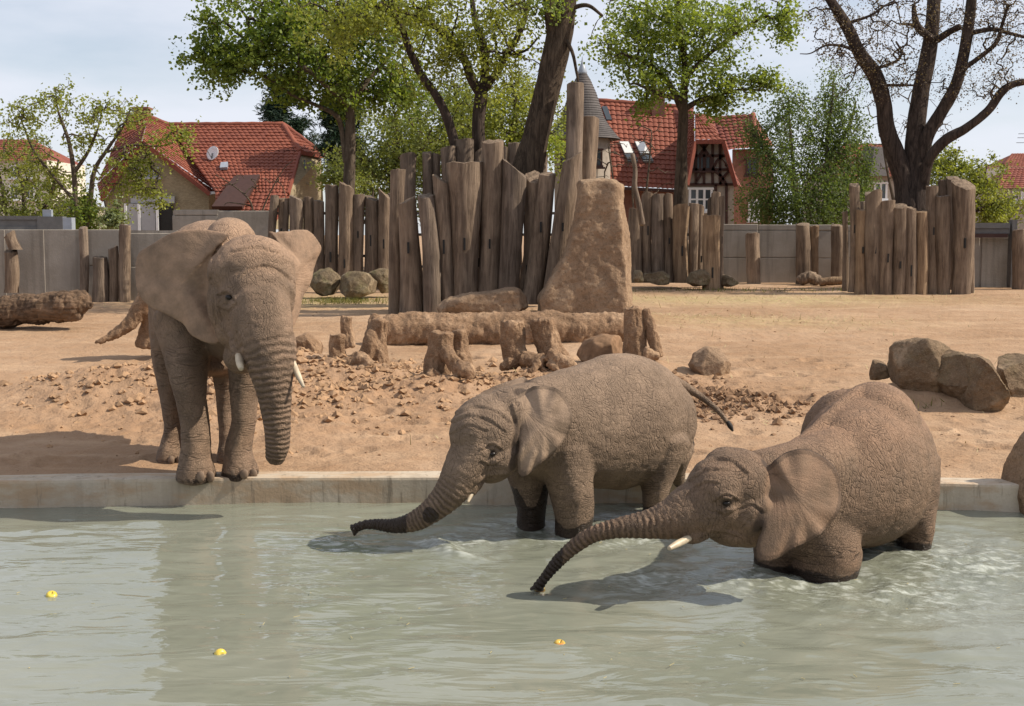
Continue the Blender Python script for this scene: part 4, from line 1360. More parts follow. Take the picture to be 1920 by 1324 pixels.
    for k, (x, y, d, lab, lm) in enumerate(((740, 300, 54, 'hazy yellow green tree behind the slim maple, left of the log ring', 'leaf_back'), (850, 240, 57, 'soft green tree filling the gap behind the twisted elm', 'leaf_back'), (960, 240, 52, 'pale yellow green tree with fine leaves behind the leaning trunk', 'leaf_yellow'))):
        make_tree('background_tree', lab, (x, 420, d),
                  [[(x, 430, d, 9), (x - 4, y + 40, d, 7), (x + 6, y - 30, d, 4), (x, y - 90, d, 2)], [(x, y + 50, d, 5), (x - 50, y, d, 3), (x - 80, y - 40, d, 1.5)], [(x, y + 30, d, 5), (x + 50, y - 20, d, 3), (x + 70, y - 60, d, 1.5)]],
                  [(x - 50, y, d, 70, 55, 2, 100), (x + 40, y - 10, d, 60, 60, 2, 100), (x, y - 60, d, 70, 50, 2, 90), (x, y + 60, d - 1, 90, 50, 1.6, 120)],
                  M[lm], M['bark'], 0.13, 24, 0.5, 0.2, 40 + k, 0.009, gap=-0.5, group='trees behind the log ring')
    make_tree('shrub', 'grey green willow shrub growing just behind the left log fence', (680, 390, 41), [[(670, 420, 41, 4), (665, 360, 41, 3), (650, 320, 41, 1.5)], [(685, 420, 41, 4), (700, 360, 41, 2)]],
              [(640, 325, 41, 34, 26, .6, 40), (690, 340, 41, 40, 26, .8, 50)], M['leaf_back'], M['bark_grey'], 0.10, 18, 0.24, 0, 44, 0.009, cat='shrub')
    # the dark locust
    make_tree('locust_tree', 'large dark locust with four bare stems rising from the round palisade', (1712, 420, 37.5),
              [[(1708, 480, 37.5, 36.1), (1706, 400, 37.5, 31.0), (1698, 345, 37.5, 22.4), (1678, 290, 37.4, 18.1), (1662, 240, 37.3, 15.5), (1656, 190, 37.2, 14.6), (1640, 140, 37.1, 14.6), (1612, 100, 37, 12.0), (1588, 50, 36.9, 10.3), (1560, 5, 36.8, 8.6), (1530, -40, 36.7, 6.9)],
               [(1716, 480, 37.5, 34.4), (1716, 400, 37.5, 31.0), (1716, 320, 37.5, 22.4), (1717, 250, 37.6, 18.1), (1724, 190, 37.7, 16.3), (1737, 120, 37.8, 14.6), (1748, 50, 37.8, 12.9), (1752, -40, 37.9, 10.3)],
               [(1724, 330, 37.5, 15.5), (1736, 262, 37.3, 12.9), (1762, 215, 37.2, 12.0), (1790, 165, 37.1, 11.2), (1806, 110, 37.0, 10.3), (1816, 50, 36.9, 10.3), (1826, -40, 36.8, 7.7)],
               [(1728, 350, 37.3, 12.9), (1742, 300, 37, 9.5), (1770, 265, 36.8, 9.5), (1812, 240, 36.6, 8.6), (1852, 208, 36.4, 7.7), (1876, 175, 36.3, 7.7), (1900, 158, 36.2, 6.9), (1945, 150, 36.1, 5.2)],
               [(1608, 100, 37, 3.4), (1585, 88, 36.8, 3.0), (1550, 85, 36.6, 2.1), (1520, 100, 36.5, 1.3), (1500, 101, 36.5, .8)],
               [(1745, 72, 37.6, 7.7), (1722, 52, 37.4, 6.9), (1715, 30, 37.3, 5.2), (1713, 8, 37.3, 3.4)], [(1740, 60, 37.8, 4.3), (1710, 47, 37.6, 3.4), (1685, 45, 37.5, 1.7)],
               [(1757, 75, 37.6, 6.9), (1780, 60, 37.4, 6.0), (1800, 50, 37.2, 6.0)], [(1805, 130, 37, 5.2), (1840, 105, 36.8, 4.3), (1868, 80, 36.6, 4.3), (1878, 50, 36.4, 3.4), (1890, 10, 36.2, 2.6)],
               [(1820, 62, 36.9, 5.2), (1860, 55, 36.7, 4.3), (1890, 62, 36.5, 3.4), (1930, 72, 36.4, 2.6)], [(1640, 130, 37.1, 3.4), (1680, 115, 36.8, 2.6), (1690, 98, 36.6, 2.1), (1680, 78, 36.5, 1.7)], [(1655, 160, 37.1, 3.4), (1690, 160, 36.9, 2.6), (1715, 160, 36.8, 1.7)],
               [(1585, 45, 36.9, 3.4), (1630, 30, 36.7, 2.6), (1660, 10, 36.6, 1.7)]],
              [(1570, 40, 36.8, 50, 40, 1.2, 60), (1640, 60, 36.9, 50, 55, 1.2, 60), (1570, 110, 36.6, 40, 26, .8, 34), (1690, 110, 36.8, 45, 50, 1.0, 50), (1700, 20, 37.4, 60, 40, 1.2, 50), (1790, 30, 37.2, 70, 40, 1.4, 60), (1870, 60, 36.6, 60, 60, 1.4, 70), (1790, 140, 37, 60, 36, 1.2, 36), (1880, 140, 36.4, 50, 40, 1, 44), (1670, 170, 36.9, 40, 24, .8, 24), (1900, 20, 36.4, 50, 40, 1.2, 40), (1620, 140, 37, 40, 24, .8, 22)],
              M['leaf_brown'], M['bark_dark'], 0.06, 7, 0.26, 0.1, 51, 0.006, gap=-0.6, dens=1.8)
    make_tree('bare_tree', 'thin leafless tree with fine upright twigs behind the dark locust', (1690, 420, 55),
              [[(1690, 440, 55, 4), (1700, 340, 55, 3), (1706, 260, 55, 1.5), (1708, 200, 55, .8)], [(1680, 400, 55, 3), (1660, 300, 55, 2), (1650, 220, 55, 1)], [(1700, 360, 55, 2.5), (1740, 280, 55, 1.5), (1770, 210, 55, .8)]],
              [(1660, 230, 55, 40, 50, 1, 90), (1705, 210, 55, 40, 60, 1, 90), (1760, 225, 55, 40, 50, 1, 80), (1690, 300, 55, 50, 40, 1, 60)], None, M['bark_grey'], bare=True, seed=52, twig=0.008)
    for x, y, d, lab, blobs, limbs in (
            (1210, 400, 45, 'leafless twiggy bush in front of the red brick wall of the turret house', [(1150, 300, 45, 45, 50, .8, 60), (1220, 290, 45, 50, 55, .8, 80), (1180, 350, 45, 60, 30, .8, 60)], [[(1205, 420, 45, 3), (1215, 330, 45, 2), (1222, 250, 45, 1)], [(1160, 420, 45, 3), (1150, 340, 45, 2), (1140, 270, 45, 1)], [(1190, 420, 45, 2.5), (1185, 350, 45, 1.6)]]),
            (470, 410, 42, 'leafless pale branches reaching in front of the red pantile roof', [(450, 345, 42, 50, 28, .6, 26), (500, 350, 42, 36, 40, .6, 22)], [[(478, 430, 42, 2), (470, 380, 42, 1.6), (440, 350, 42, 1.2), (405, 328, 42, .7)], [(480, 430, 42, 2), (500, 375, 42, 1.5), (530, 320, 42, .8), (550, 300, 42, .6)], [(470, 385, 42, 1.3), (430, 380, 42, 1), (420, 385, 42, .6)]])):
        make_tree('bare_shrub', lab, (x, y + 20, d), limbs, blobs, None, M['bark_grey'], bare=True, seed=int(x), twig=0.008, cat='shrub')
if 'trees' in BUILD:
    build_trees()
# ---------------------------------------------------------------- log palisades, posts
def log_mesh(base, top, r0, r1, tiltx=0.0, seed=0, nseg=12, K=9, knots=1.0, tilty=0.0):
    """vertical-ish log; tiltx: rise of the cut across x per metre"""
    base, top = np.asarray(base, float), np.asarray(top, float)
    rng = np.random.default_rng(seed)
    t = np.linspace(0, 1, K)
    bend = rng.normal(size=2) * 0.03
    C = base[None] * (1 - t)[:, None] + top[None] * t[:, None]
    C[:, 0] += bend[0] * np.sin(t * np.pi)
    C[:, 1] += bend[1] * np.sin(t * np.pi)
    R = r0 + (r1 - r0) * t
    th = np.linspace(0, 2 * np.pi, nseg, endpoint=False)
    V = np.zeros((K, nseg, 3))
    for k in range(K):
        q = np.stack([np.cos(th) * 1.7 + seed, np.sin(th) * 1.7, np.full(nseg, C[k, 2] * 1.3)], 1)
        rr = R[k] * (1 + 0.16 * knots * fbm(q, 2, seed) + 0.05 * np.cos(2 * th + seed))
        if k == 0:
            rr = rr * 1.06
        V[k, :, 0] = C[k, 0] + rr * np.cos(th)
        V[k, :, 1] = C[k, 1] + rr * np.sin(th)
        V[k, :, 2] = C[k, 2]
    dz = (V[-1, :, 0] - C[-1, 0]) * tiltx + (V[-1, :, 1] - C[-1, 1]) * tilty + 0.012 * rng.normal(size=nseg)
    V[-1, :, 2] += dz
    V[-2, :, 2] += dz * 0.5
    body = V.reshape(-1, 3)
    i = np.arange(K - 1)[:, None] * nseg
    j = np.arange(nseg)[None, :]
    F = np.stack([i + j, i + (j + 1) % nseg, i + nseg + (j + 1) % nseg, i + nseg + j], -1).reshape(-1, 4)
    inner = V[-1].copy()
    cc = inner.mean(0)
    rim = inner.copy()
    inn = cc + (inner - cc) * 0.9
    inn[:, 2] += 0.012
    allv = np.vstack([body, rim, inn, cc + (0, 0, .01)])
    n = len(body)
    kk = np.arange(nseg)
    k2 = (kk + 1) % nseg
    F2 = np.stack([n + kk, n + k2, n + nseg + k2, n + nseg + kk], 1)
    T = np.stack([n + nseg + kk, n + nseg + k2, np.full(nseg, n + 2 * nseg)], 1)
    return allv, [np.vstack([F, F2]), T]
LOGSEED = [100]
def log_px(parent, xt0, xt1, ytl, ytr, xb0, xb1, yb, d, mat, name='log', dtop=0.0, slot=None, knots=1.0, sink=0.12):
    LOGSEED[0] += 1
    base = P((xb0 + xb1) / 2, yb, d)
    base[2] -= sink
    top = P((xt0 + xt1) / 2, (ytl + ytr) / 2, d + dtop)
    w = xt1 - xt0
    r0, r1 = (xb1 - xb0) / 2 * S(d) * 1.07, w / 2 * S(d) * 1.07
    tilt = (ytl - ytr) / w
    V, F = log_mesh(base, top, r0, r1, tilt, LOGSEED[0], knots=knots, tilty=np.random.default_rng(LOGSEED[0]).normal() * .25)
    o = obj(name, make_mesh(name, local(V, parent) if parent else V, F), mat, parent)
    if slot and parent is not None:
        f = slot
        c = base + (top - base) * f
        r = r0 + (r1 - r0) * f
        mb = MB()
        hgt = 0.09 + 0.08 * ((LOGSEED[0] * 37) % 10) / 10
        mb.box((c[0] - .022, c[1] - r * 1.03, c[2] - hgt), (c[0] + .022, c[1] - r * 0.8, c[2] + hgt))  # no hole is cut: dark block on the log paints the slot's shade
        s = mb.build('bolt_slot_shade', M['dark'], parent)
        s.parent = o
    return o
def z5(v, ax):
    return (500 if ax == 0 else 240) + v / 2.5946
def z6(v, ax):
    return (1180 if ax == 0 else 330) + v / 2.5946
def palisade(label, name, base, rows, zf, d, mats, group=None, slots=True, rails=()):
    p = thing(name, label, 'palisade', base, group)
    for k, row in enumerate(rows):
        xt0, xt1, ytl, ytr, xb0, xb1, yb = row[:7]
        dd = d + (row[7] if len(row) > 7 else 0)
        log_px(p, zf(xt0, 0), zf(xt1, 0), zf(ytl, 1), zf(ytr, 1), zf(xb0, 0), zf(xb1, 0), zf(yb, 1), dd, mats[k % len(mats)], slot=(0.25 + 0.4 * ((k * 13) % 7) / 7) if slots else None)
    for (x0, x1, y, dd, r) in rails:
        mb = MB()
        mb.bar(P(x0, y, dd), P(x1, y, dd), r)
        mb.build('rail', M['grey_metal'], p)
    return p
def build_logs():
    L, G, PL = M['log'], M['log_grey'], M['log_pale']
    # tall ring in the middle
    rows = [(610, 672, 210, 206, 597, 652, 890, .5), (640, 722, 378, 332, 655, 762, 885, 0), (735, 812, 332, 326, 765, 852, 872, -.2), (805, 882, 226, 274, 850, 912, 850, -.1), (882, 1046, 176, 170, 910, 1020, 820, 0),
            (1054, 1152, 66, 64, 1030, 1122, 820, .1), (1155, 1257, 156, 238, 1125, 1217, 820, 0), (1262, 1345, 238, 242, 1218, 1290, 820, .25), (1325, 1408, 226, 222, 1236, 1332, 830, 0), (1440, 1532, 172, 118, 1328, 1440, 840, -.15),
            (1463, 1540, -214, -216, 1440, 1530, 840, .9), (1538, 1614, -40, -44, 1500, 1590, 840, 1.2), (1020, 1062, 300, 300, 1015, 1040, 830, .6)]
    p = palisade('tall ring of big weathered logs with leaning tops around the elm', 'log_palisade', P(880, 570, 28.5), rows, z5, 28.2, [L, L, G, L])
    back = [(655, 722, 132, 128, 660, 722, 800), (756, 802, 122, 120, 756, 802, 800), (802, 846, 128, 134, 802, 846, 800), (850, 922, 100, 88, 850, 922, 800), (922, 1006, 62, 58, 922, 1006, 800), (1006, 1054, 132, 96, 1006, 1054, 800), (1150, 1170, 94, 96, 1150, 1170, 800),
            (1174, 1242, 78, 76, 1174, 1242, 800), (1322, 1366, 134, 136, 1322, 1366, 800), (690, 712, 232, 230, 690, 712, 800), (1252, 1300, 250, 250, 1252, 1300, 800)]
    for k, (a, b, yl, yr, c, dd, yb) in enumerate(back):
        log_px(p, z5(a, 0), z5(b, 0), z5(yl, 1), z5(yr, 1), z5(c, 0), z5(dd, 0), z5(yb, 1), 30.8 + .15 * (k % 3), G)
    for y in (400, 440, 500):
        mb = MB()
        mb.bar(P(745, y, 28.9), P(1055, y, 28.9), .06)
        mb.build('rail', M['grey_metal'], p)
    # fence left of the ring
    rows = [(22, 58, 336, 336, 22, 58, 720, .2), (58, 88, 345, 345, 58, 88, 720, .3), (86, 114, 350, 348, 86, 114, 720, .2), (114, 176, 330, 356, 112, 176, 720, 0), (180, 228, 338, 340, 180, 228, 720, .1), (230, 278, 352, 360, 228, 278, 740, 0), (288, 346, 278, 282, 282, 345, 760, 0),
            (356, 418, 262, 292, 345, 418, 765, -.1), (418, 477, 334, 334, 420, 474, 765, 0), (480, 542, 330, 352, 472, 542, 765, 0), (544, 602, 296, 346, 538, 604, 765, -.1), (590, 618, 320, 322, 592, 618, 765, .4)]
    palisade('fence of upright logs between the concrete wall and the tall ring', 'log_fence', P(620, 545, 36.5), rows, z5, 36.5, [G, L, G], rails=((505, 735, 400, 36.9, .08), (505, 735, 480, 36.9, .08)))
    # fence right of the ring
    rows = [(-2, 62, 166, 166, -4, 62, 500, 0), (64, 114, 90, 92, 62, 112, 500, .1), (112, 168, 96, 94, 112, 166, 500, 0), (166, 210, 92, 92, 172, 222, 500, 0), (214, 292, 150, 150, 220, 286, 500, -.35), (290, 338, 134, 138, 286, 330, 500, -.1), (334, 364, 140, 150, 330, 366, 500, .1), (362, 440, 196, 198, 362, 436, 540, -1.0), (402, 442, 84, 86, 400, 444, 520, .2), (438, 462, 100, 100, 432, 458, 535, -.6), (383, 406, 112, 112, 384, 406, 520, .4)]
    palisade('uneven log fence with pale split logs right of the big standing stone', 'log_fence', P(1270, 530, 38.5), rows, z6, 38.8, [L, L, G, L, PL, L, L, PL], rails=((1182, 1345, 440, 39.3, .08), (1182, 1345, 490, 39.3, .08)))
    # round palisade at the right
    rows = [(1036, 1062, 176, 174, 1036, 1066, 540, .5), (1070, 1118, 46, 44, 1066, 1108, 545, .2), (1104, 1160, 166, 164, 1100, 1156, 565, 0), (1156, 1228, 96, 80, 1154, 1216, 572, -.1), (1222, 1288, 130, 126, 1214, 1276, 574, -.15), (1282, 1348, 150, 142, 1276, 1336, 574, -.2), (1338, 1394, 150, 160, 1332, 1392, 574, -.2), (1394, 1448, 176, 172, 1390, 1450, 574, -.15), (1446, 1498, 52, 50, 1448, 1500, 562, .1), (1488, 1556, 102, 98, 1498, 1558, 566, 0), (1572, 1676, 30, 44, 1572, 1650, 570, -.1), (1648, 1678, 82, 86, 1640, 1676, 572, .25)]
    p = palisade('round palisade of tall logs around the dark locust', 'log_palisade', P(1705, 548, 36), rows, z6, 35.8, [L, L, PL, L, L])
    for k, (a, b, yt, dd) in enumerate(((1120, 1145, 130, 38.6), (1145, 1202, 90, 38.8), (1228, 1262, 160, 39), (1505, 1560, 22, 38.2), (1545, 1606, 10, 38.0), (1560, 1580, 40, 38.4), (1290, 1330, 170, 39.2), (1400, 1440, 130, 39.2))):
        log_px(p, z6(a, 0), z6(b, 0), z6(yt, 1), z6(yt, 1), z6(a, 0), z6(b, 0), z6(545, 1), dd, G)
    # single posts in front of the walls
    def post(label, xt0, xt1, yl, yr, xb0, xb1, yb, d, mat):
        o = log_px(None, xt0, xt1, yl, yr, xb0, xb1, yb, d, mat, 'wooden_post', knots=1.6)
        tag(o, label, 'post', 'posts by the concrete walls')
        return o
    post('short stout post before the middle of the light panel wall', z6(570, 0), z6(632, 0), z6(282, 1), z6(280, 1), z6(572, 0), z6(636, 0), z6(522, 1), 41.2, L)
    post('thick post with flared foot before the light panel wall', z6(816, 0), z6(870, 0), z6(236, 1), z6(234, 1), z6(812, 0), z6(884, 0), z6(528, 1), 41.0, L)
    post('slim knotty post next to the flared post', z6(880, 0), z6(920, 0), z6(246, 1), z6(246, 1), z6(880, 0), z6(918, 0), z6(525, 1), 41.1, PL)
    post('straight post between the bright wall panel and the round palisade', z6(986, 0), z6(1036, 0), z6(240, 1), z6(242, 1), z6(982, 0), z6(1036, 0), z6(510, 1), 41.0, L)
    post('broad post at the end of the wall below the steel beam', z6(1870, 0), z6(1935, 0), z6(266, 1), z6(264, 1), z6(1866, 0), z6(1935, 0), z6(556, 1), 38.0, L)
    q = 2.4516
    post('tall thin post against the long wall beside the lying log', 365 / q, 401 / q, 428, 426, 363 / q, 402 / q, 566, 32.6, G)
    post('short dark post against the long wall, lowest of three', 431 / q, 489 / q, 482, 483, 429 / q, 492 / q, 568, 32.5, G)
    post('middle post with ragged top against the long wall', 500 / q, 540 / q, 468, 463, 500 / q, 542 / q, 568, 32.6, L)
    post('tallest post with swollen head against the long wall', 552 / q, 598 / q, 421, 424, 546 / q, 594 / q, 568, 32.5, L)
    t = thing('hanging_log', 'two log pieces hung on the long concrete wall', 'log', P(20, 549, 32.6))
    log_px(t, 22 / q, 78 / q, 471, 471, 22 / q, 82 / q, 549, 32.6, L, 'log_piece', sink=0)
    log_px(t, 18 / q, 66 / q, 446, 432, 42 / q, 100 / q, 468, 32.5, L, 'log_piece', sink=0)
    # bent branch post behind the stone
    t = obj('bent_post', make_mesh('bent_post', *(lambda Q: tube(Q[:, :3], Q[:, 3], Q[:, 3], (0, 1, 0), 10))(catmull([(*P(x, y, 33), r * S(33)) for x, y, r in ((1204, 420, 6), (1198, 385, 5.5), (1190, 350, 5), (1191, 320, 4.5), (1186, 290, 4))], 20))), G)
    tag(t, 'thin crooked branch standing behind the big stone', 'post')
if 'logs' in BUILD:
    build_logs()
# ---------------------------------------------------------------- elephants
class Elephant:
    def __init__(self):
        self.mb = MB()
        self.trunk, self.legs, self.ears, self.eyes, self.folds = None, [], [], [], []
    def tb(self, st, hint, n=None, nseg=28, cap0=0.7, cap1=0.7, role=None):
        Q = []
        for px, py, d, a, b in st:
            c = P(px, py, d)
            Q.append((*c, a * S(d), b * S(d)))
        Q = catmull(Q, n or max(14, len(st) * 7))
        V, F = tube(Q[:, :3], Q[:, 3], Q[:, 4], hint, nseg, cap0, cap1)
        self.mb.add(V, F)
        if role == 'trunk':
            self.trunk = Q
        if role == 'leg':
            self.legs.append(Q)
        return Q
    def ell(self, px, py, d, rx, ry, rd, rot=0.0):
        s = S(d)
        ca, sa = math.cos(rot), math.sin(rot)
        ax = [(ca, 0, -sa), (0, 1, 0), (sa, 0, ca)]          # rot: clockwise in the picture
        V, F = ellipsoid(P(px, py, d), (rx * s, rd, ry * s), ax)
        self.mb.add(V, F)
    def ear(self, outline, centre, thick=0.045, cup=0.05, ripple=0.012, k=7, seed=0, root=None):
        B = np.array([P(*o) for o in outline])
        m = len(B)
        B = catmull(np.vstack([B, B[:1]]), 97)[:-1]
        c = P(*centre)
        nb = len(B)
        nrm = np.zeros(3)
        for i in range(nb):
            nrm += np.cross(B[i] - c, B[(i + 1) % nb] - c)
        nrm /= np.linalg.norm(nrm)
        if nrm[1] > 0:
            nrm = -nrm                                        # towards the camera side
        R = 12
        mid, th = [], []
        ang = np.arange(nb) / nb * 2 * np.pi
        for r in range(1, R + 1):
            t = r / R
            q = c + (B - c) * t
            off = cup * (1 - t * t) + ripple * np.sin(ang * k + seed + 1.5 * np.sin(ang * 2)) * t ** 2
            mid.append(q + nrm * off[:, None])
            th.append(np.full(nb, thick * (1 - 0.45 * t ** 2) / 2))
        mid, th = np.array(mid), np.array(th)[..., None]
        cf = c + nrm * cup
        fr, bk = mid + nrm * th, mid - nrm * th
        V = np.concatenate([fr.reshape(-1, 3), bk.reshape(-1, 3), [cf + nrm * thick / 2, cf - nrm * thick / 2]])
        n1 = R * nb
        i = np.arange(R - 1)[:, None] * nb
        j = np.arange(nb)[None, :]
        j2 = (j + 1) % nb
        F = np.stack([i + j, i + j2, i + nb + j2, i + nb + j], -1).reshape(-1, 4)
        Fb = F[:, ::-1] + n1
        kk = np.arange(nb)
        k2 = (kk + 1) % nb
        rim = np.stack([n1 - nb + kk, n1 - nb + k2, 2 * n1 - nb + k2, 2 * n1 - nb + kk], 1)
        T = np.vstack([np.stack([np.full(nb, 2 * n1), k2, kk], 1), np.stack([np.full(nb, 2 * n1 + 1), n1 + kk, n1 + k2], 1)])
        self.mb.add(V, [F, Fb, rim, T])
        self.ears.append((np.vstack([mid.reshape(-1, 3), cf]), nrm, np.append(np.repeat(np.arange(1, R + 1) / R, nb), 0), P(*root) if root else c))
    def surf(self, px, py, r=3.0):
        k = (np.abs(self.u - px) < r) & (np.abs(self.w - py) < r)
        return float(self.V[k, 1].min())
    def build(self, root, mat, voxel=0.013, ring=(0.05, 0.03), wet=None, dust=None, smooth=7):
        V, F, ed = voxel_union(self.mb, voxel, smooth, 0.5)
        N = normals(V, F)
        n = len(V)
        A = {k: np.zeros(n) for k in ('trunk', 'trunk_s', 'ear', 'leg', 'eye')}
        def nearest(Q):
            best, idx = np.full(n, 1e9), np.zeros(n, int)
            for k in range(len(Q)):
                dd = ((V - Q[k, :3]) ** 2).sum(1)
                w = dd < best
                best[w], idx[w] = dd[w], k
            return np.sqrt(best), idx
        if self.trunk is not None:
            Q = self.trunk
            Qf = np.array([np.interp(np.linspace(0, len(Q) - 1, 160), np.arange(len(Q)), Q[:, c]) for c in range(5)]).T
            dist, idx = nearest(Qf)
            arc = np.concatenate([[0], np.cumsum(np.linalg.norm(np.diff(Qf[:, :3], axis=0), axis=1))])
            # exact arc length: project on the tangent
            T = np.gradient(Qf[:, :3], axis=0)
            T /= np.linalg.norm(T, axis=1)[:, None]
            s = arc[idx] + ((V - Qf[idx, :3]) * T[idx]).sum(1)
            pitch = ring[0] + (ring[1] - ring[0]) * np.clip(s / arc[-1], 0, 1)
            ph = 2 * np.pi * arc[-1] / (ring[1] - ring[0] + 1e-9) * np.log(pitch / ring[0]) if abs(ring[1] - ring[0]) > 1e-6 else 2 * np.pi * s / ring[0]
            inside = 1 - smoothstep(1.25, 1.6, dist / np.maximum(Qf[idx, 3], Qf[idx, 4]))
            w = inside * smoothstep(0.10, 0.40, s / arc[-1])
            A['trunk'], A['trunk_s'] = w, ph
            wob = fbm(V * 7, 2, 5)
            wob2 = fbm(V * 16, 2, 6)
            V = V + N * (np.sin(ph + wob * 5.0 + wob2 * 3.0) * 0.0042 * w * smoothstep(-0.5, 0.4, wob2 + .2))[:, None]
        for Q in self.legs:
            dist, idx = nearest(Q)
            w = 1 - smoothstep(1.3, 1.7, dist / np.maximum(Q[idx, 3], Q[idx, 4]))
            w *= smoothstep(0.0, 0.35, idx / len(Q))
            A['leg'] = np.maximum(A['leg'], w)
        A['edge'] = np.zeros(n)
        A['ear_u'], A['ear_r'] = np.zeros(n), np.zeros(n)
        for pts, nrm, rr, uu in self.ears:
            best = np.full(n, 1e9)
            br, bu = np.zeros(n), np.zeros(n)
            lo, hi = pts.min(0) - .1, pts.max(0) + .1
            cand = np.where(((V > lo) & (V < hi)).all(1))[0]
            for k in range(0, len(pts)):
                dd = ((V[cand] - pts[k]) ** 2).sum(1)
                u = dd < best[cand]
                best[cand[u]] = dd[u]
                br[cand[u]] = rr[k]
            e = 1 - smoothstep(0.05, 0.085, np.sqrt(best))
            A['ear'] = np.maximum(A['ear'], e)
            rel = V - uu
            A['ear_u'] = np.where(e > 0, np.arctan2(rel[:, 2], rel[:, 0] * (1.0 if (pts[:, 0].mean() > uu[0]) else -1.0)), A['ear_u'])
            A['ear_r'] = np.where(e > 0, np.linalg.norm(rel, axis=1), A['ear_r'])
            A['edge'] = np.maximum(A['edge'], e * smoothstep(0.8, 1.0, br))
        for e in self.eyes:
            dd = np.sqrt(((V - e[0]) ** 2).sum(1))
            A['eye'] = np.maximum(A['eye'], 1 - smoothstep(e[1] * 0.7, e[1] * 1.7, dd))
        A['trunk'] *= 1 - A['ear']
        A['leg'] *= (1 - A['ear']) * (1 - A['trunk'])
        fold = fbm(V * np.array([5, 5, 9]), 3, 9) + 0.3 * (0.5 - 2 * np.abs(fbm(V * np.array([13, 13, 15]) + 0.6 * fbm(V * 4, 2, 3)[:, None], 2, 19)))
        V = V + N * (fold * 0.009 * (1 - A['ear']) * (1 - 0.6 * A['trunk']))[:, None]
        # modelled skin folds: polylines where a ridge with a groove below it runs over the near side
        t = V[:, 1] * CP - (V[:, 2] - CAM_H) * SP
        u = 960 + FPX * V[:, 0] / t
        w_ = 662 - FPX * (V[:, 1] * SP + (V[:, 2] - CAM_H) * CP) / t
        for line, wid, hgt, dmax in self.folds:
            L = catmull(np.array([(a, b, 0.0) for a, b in line]), 40)[:, :2]
            best, sgn = np.full(n, 1e9), np.zeros(n)
            for k in range(len(L) - 1):
                ab = L[k + 1] - L[k]
                tt = np.clip(((u - L[k, 0]) * ab[0] + (w_ - L[k, 1]) * ab[1]) / (ab @ ab), 0, 1)
                dx, dy = u - L[k, 0] - tt * ab[0], w_ - L[k, 1] - tt * ab[1]
                dd = np.hypot(dx, dy)
                m_ = dd < best
                best[m_] = dd[m_]
                sgn[m_] = np.sign(ab[0] * dy - ab[1] * dx)[m_]
            sd = best * sgn / wid
            ok = (N[:, 1] < 0.1) & (V[:, 1] < dmax)
            prof = np.exp(-(sd + 0.5) ** 2 * 2.2) - 1.1 * np.exp(-(sd - 0.6) ** 2 * 5)
            V = V + N * (np.where(ok, prof, 0) * hgt)[:, None]
        A['wet'] = wet(V, A) if wet else np.zeros(n)
        A['dust'] = dust(V, N, A) if dust else np.zeros(n)
        self.V, self.u, self.w = V, u, w_
        me = make_mesh('body', local(V, root), F)
        for k in ('trunk', 'trunk_s', 'ear', 'leg', 'eye', 'wet', 'dust', 'edge', 'ear_u', 'ear_r'):
            attr(me, k, A[k])
        return obj('body', me, mat, root)

def part_tube(name, pts, mat, root, hint=(0, 1, 0), nseg=14, n=16, cap0=0.3, cap1=0.5):
    """pts (px,py,d,radius in photograph px)"""
    Q = catmull([(*P(a, b, d), r * S(d)) for a, b, d, r in pts], n)
    V, F = tube(Q[:, :3], Q[:, 3], Q[:, 3], hint, nseg, cap0, cap1)
    return obj(name, make_mesh(name, local(V, root), F), mat, root)
def part_ell(name, px, py, d, rx, ry, rd, mat, root, rot=0.0):
    s = S(d)
    ca, sa = math.cos(rot), math.sin(rot)
    V, F = ellipsoid(P(px, py, d), (rx * s, rd, ry * s), [(ca, 0, -sa), (0, 1, 0), (sa, 0, ca)], 16, 10)
    return obj(name, make_mesh(name, local(V, root), F), mat, root)

UP, DEPTH = (0, 0, 1), (0, 1, 0)
WATER_Z = -0.25

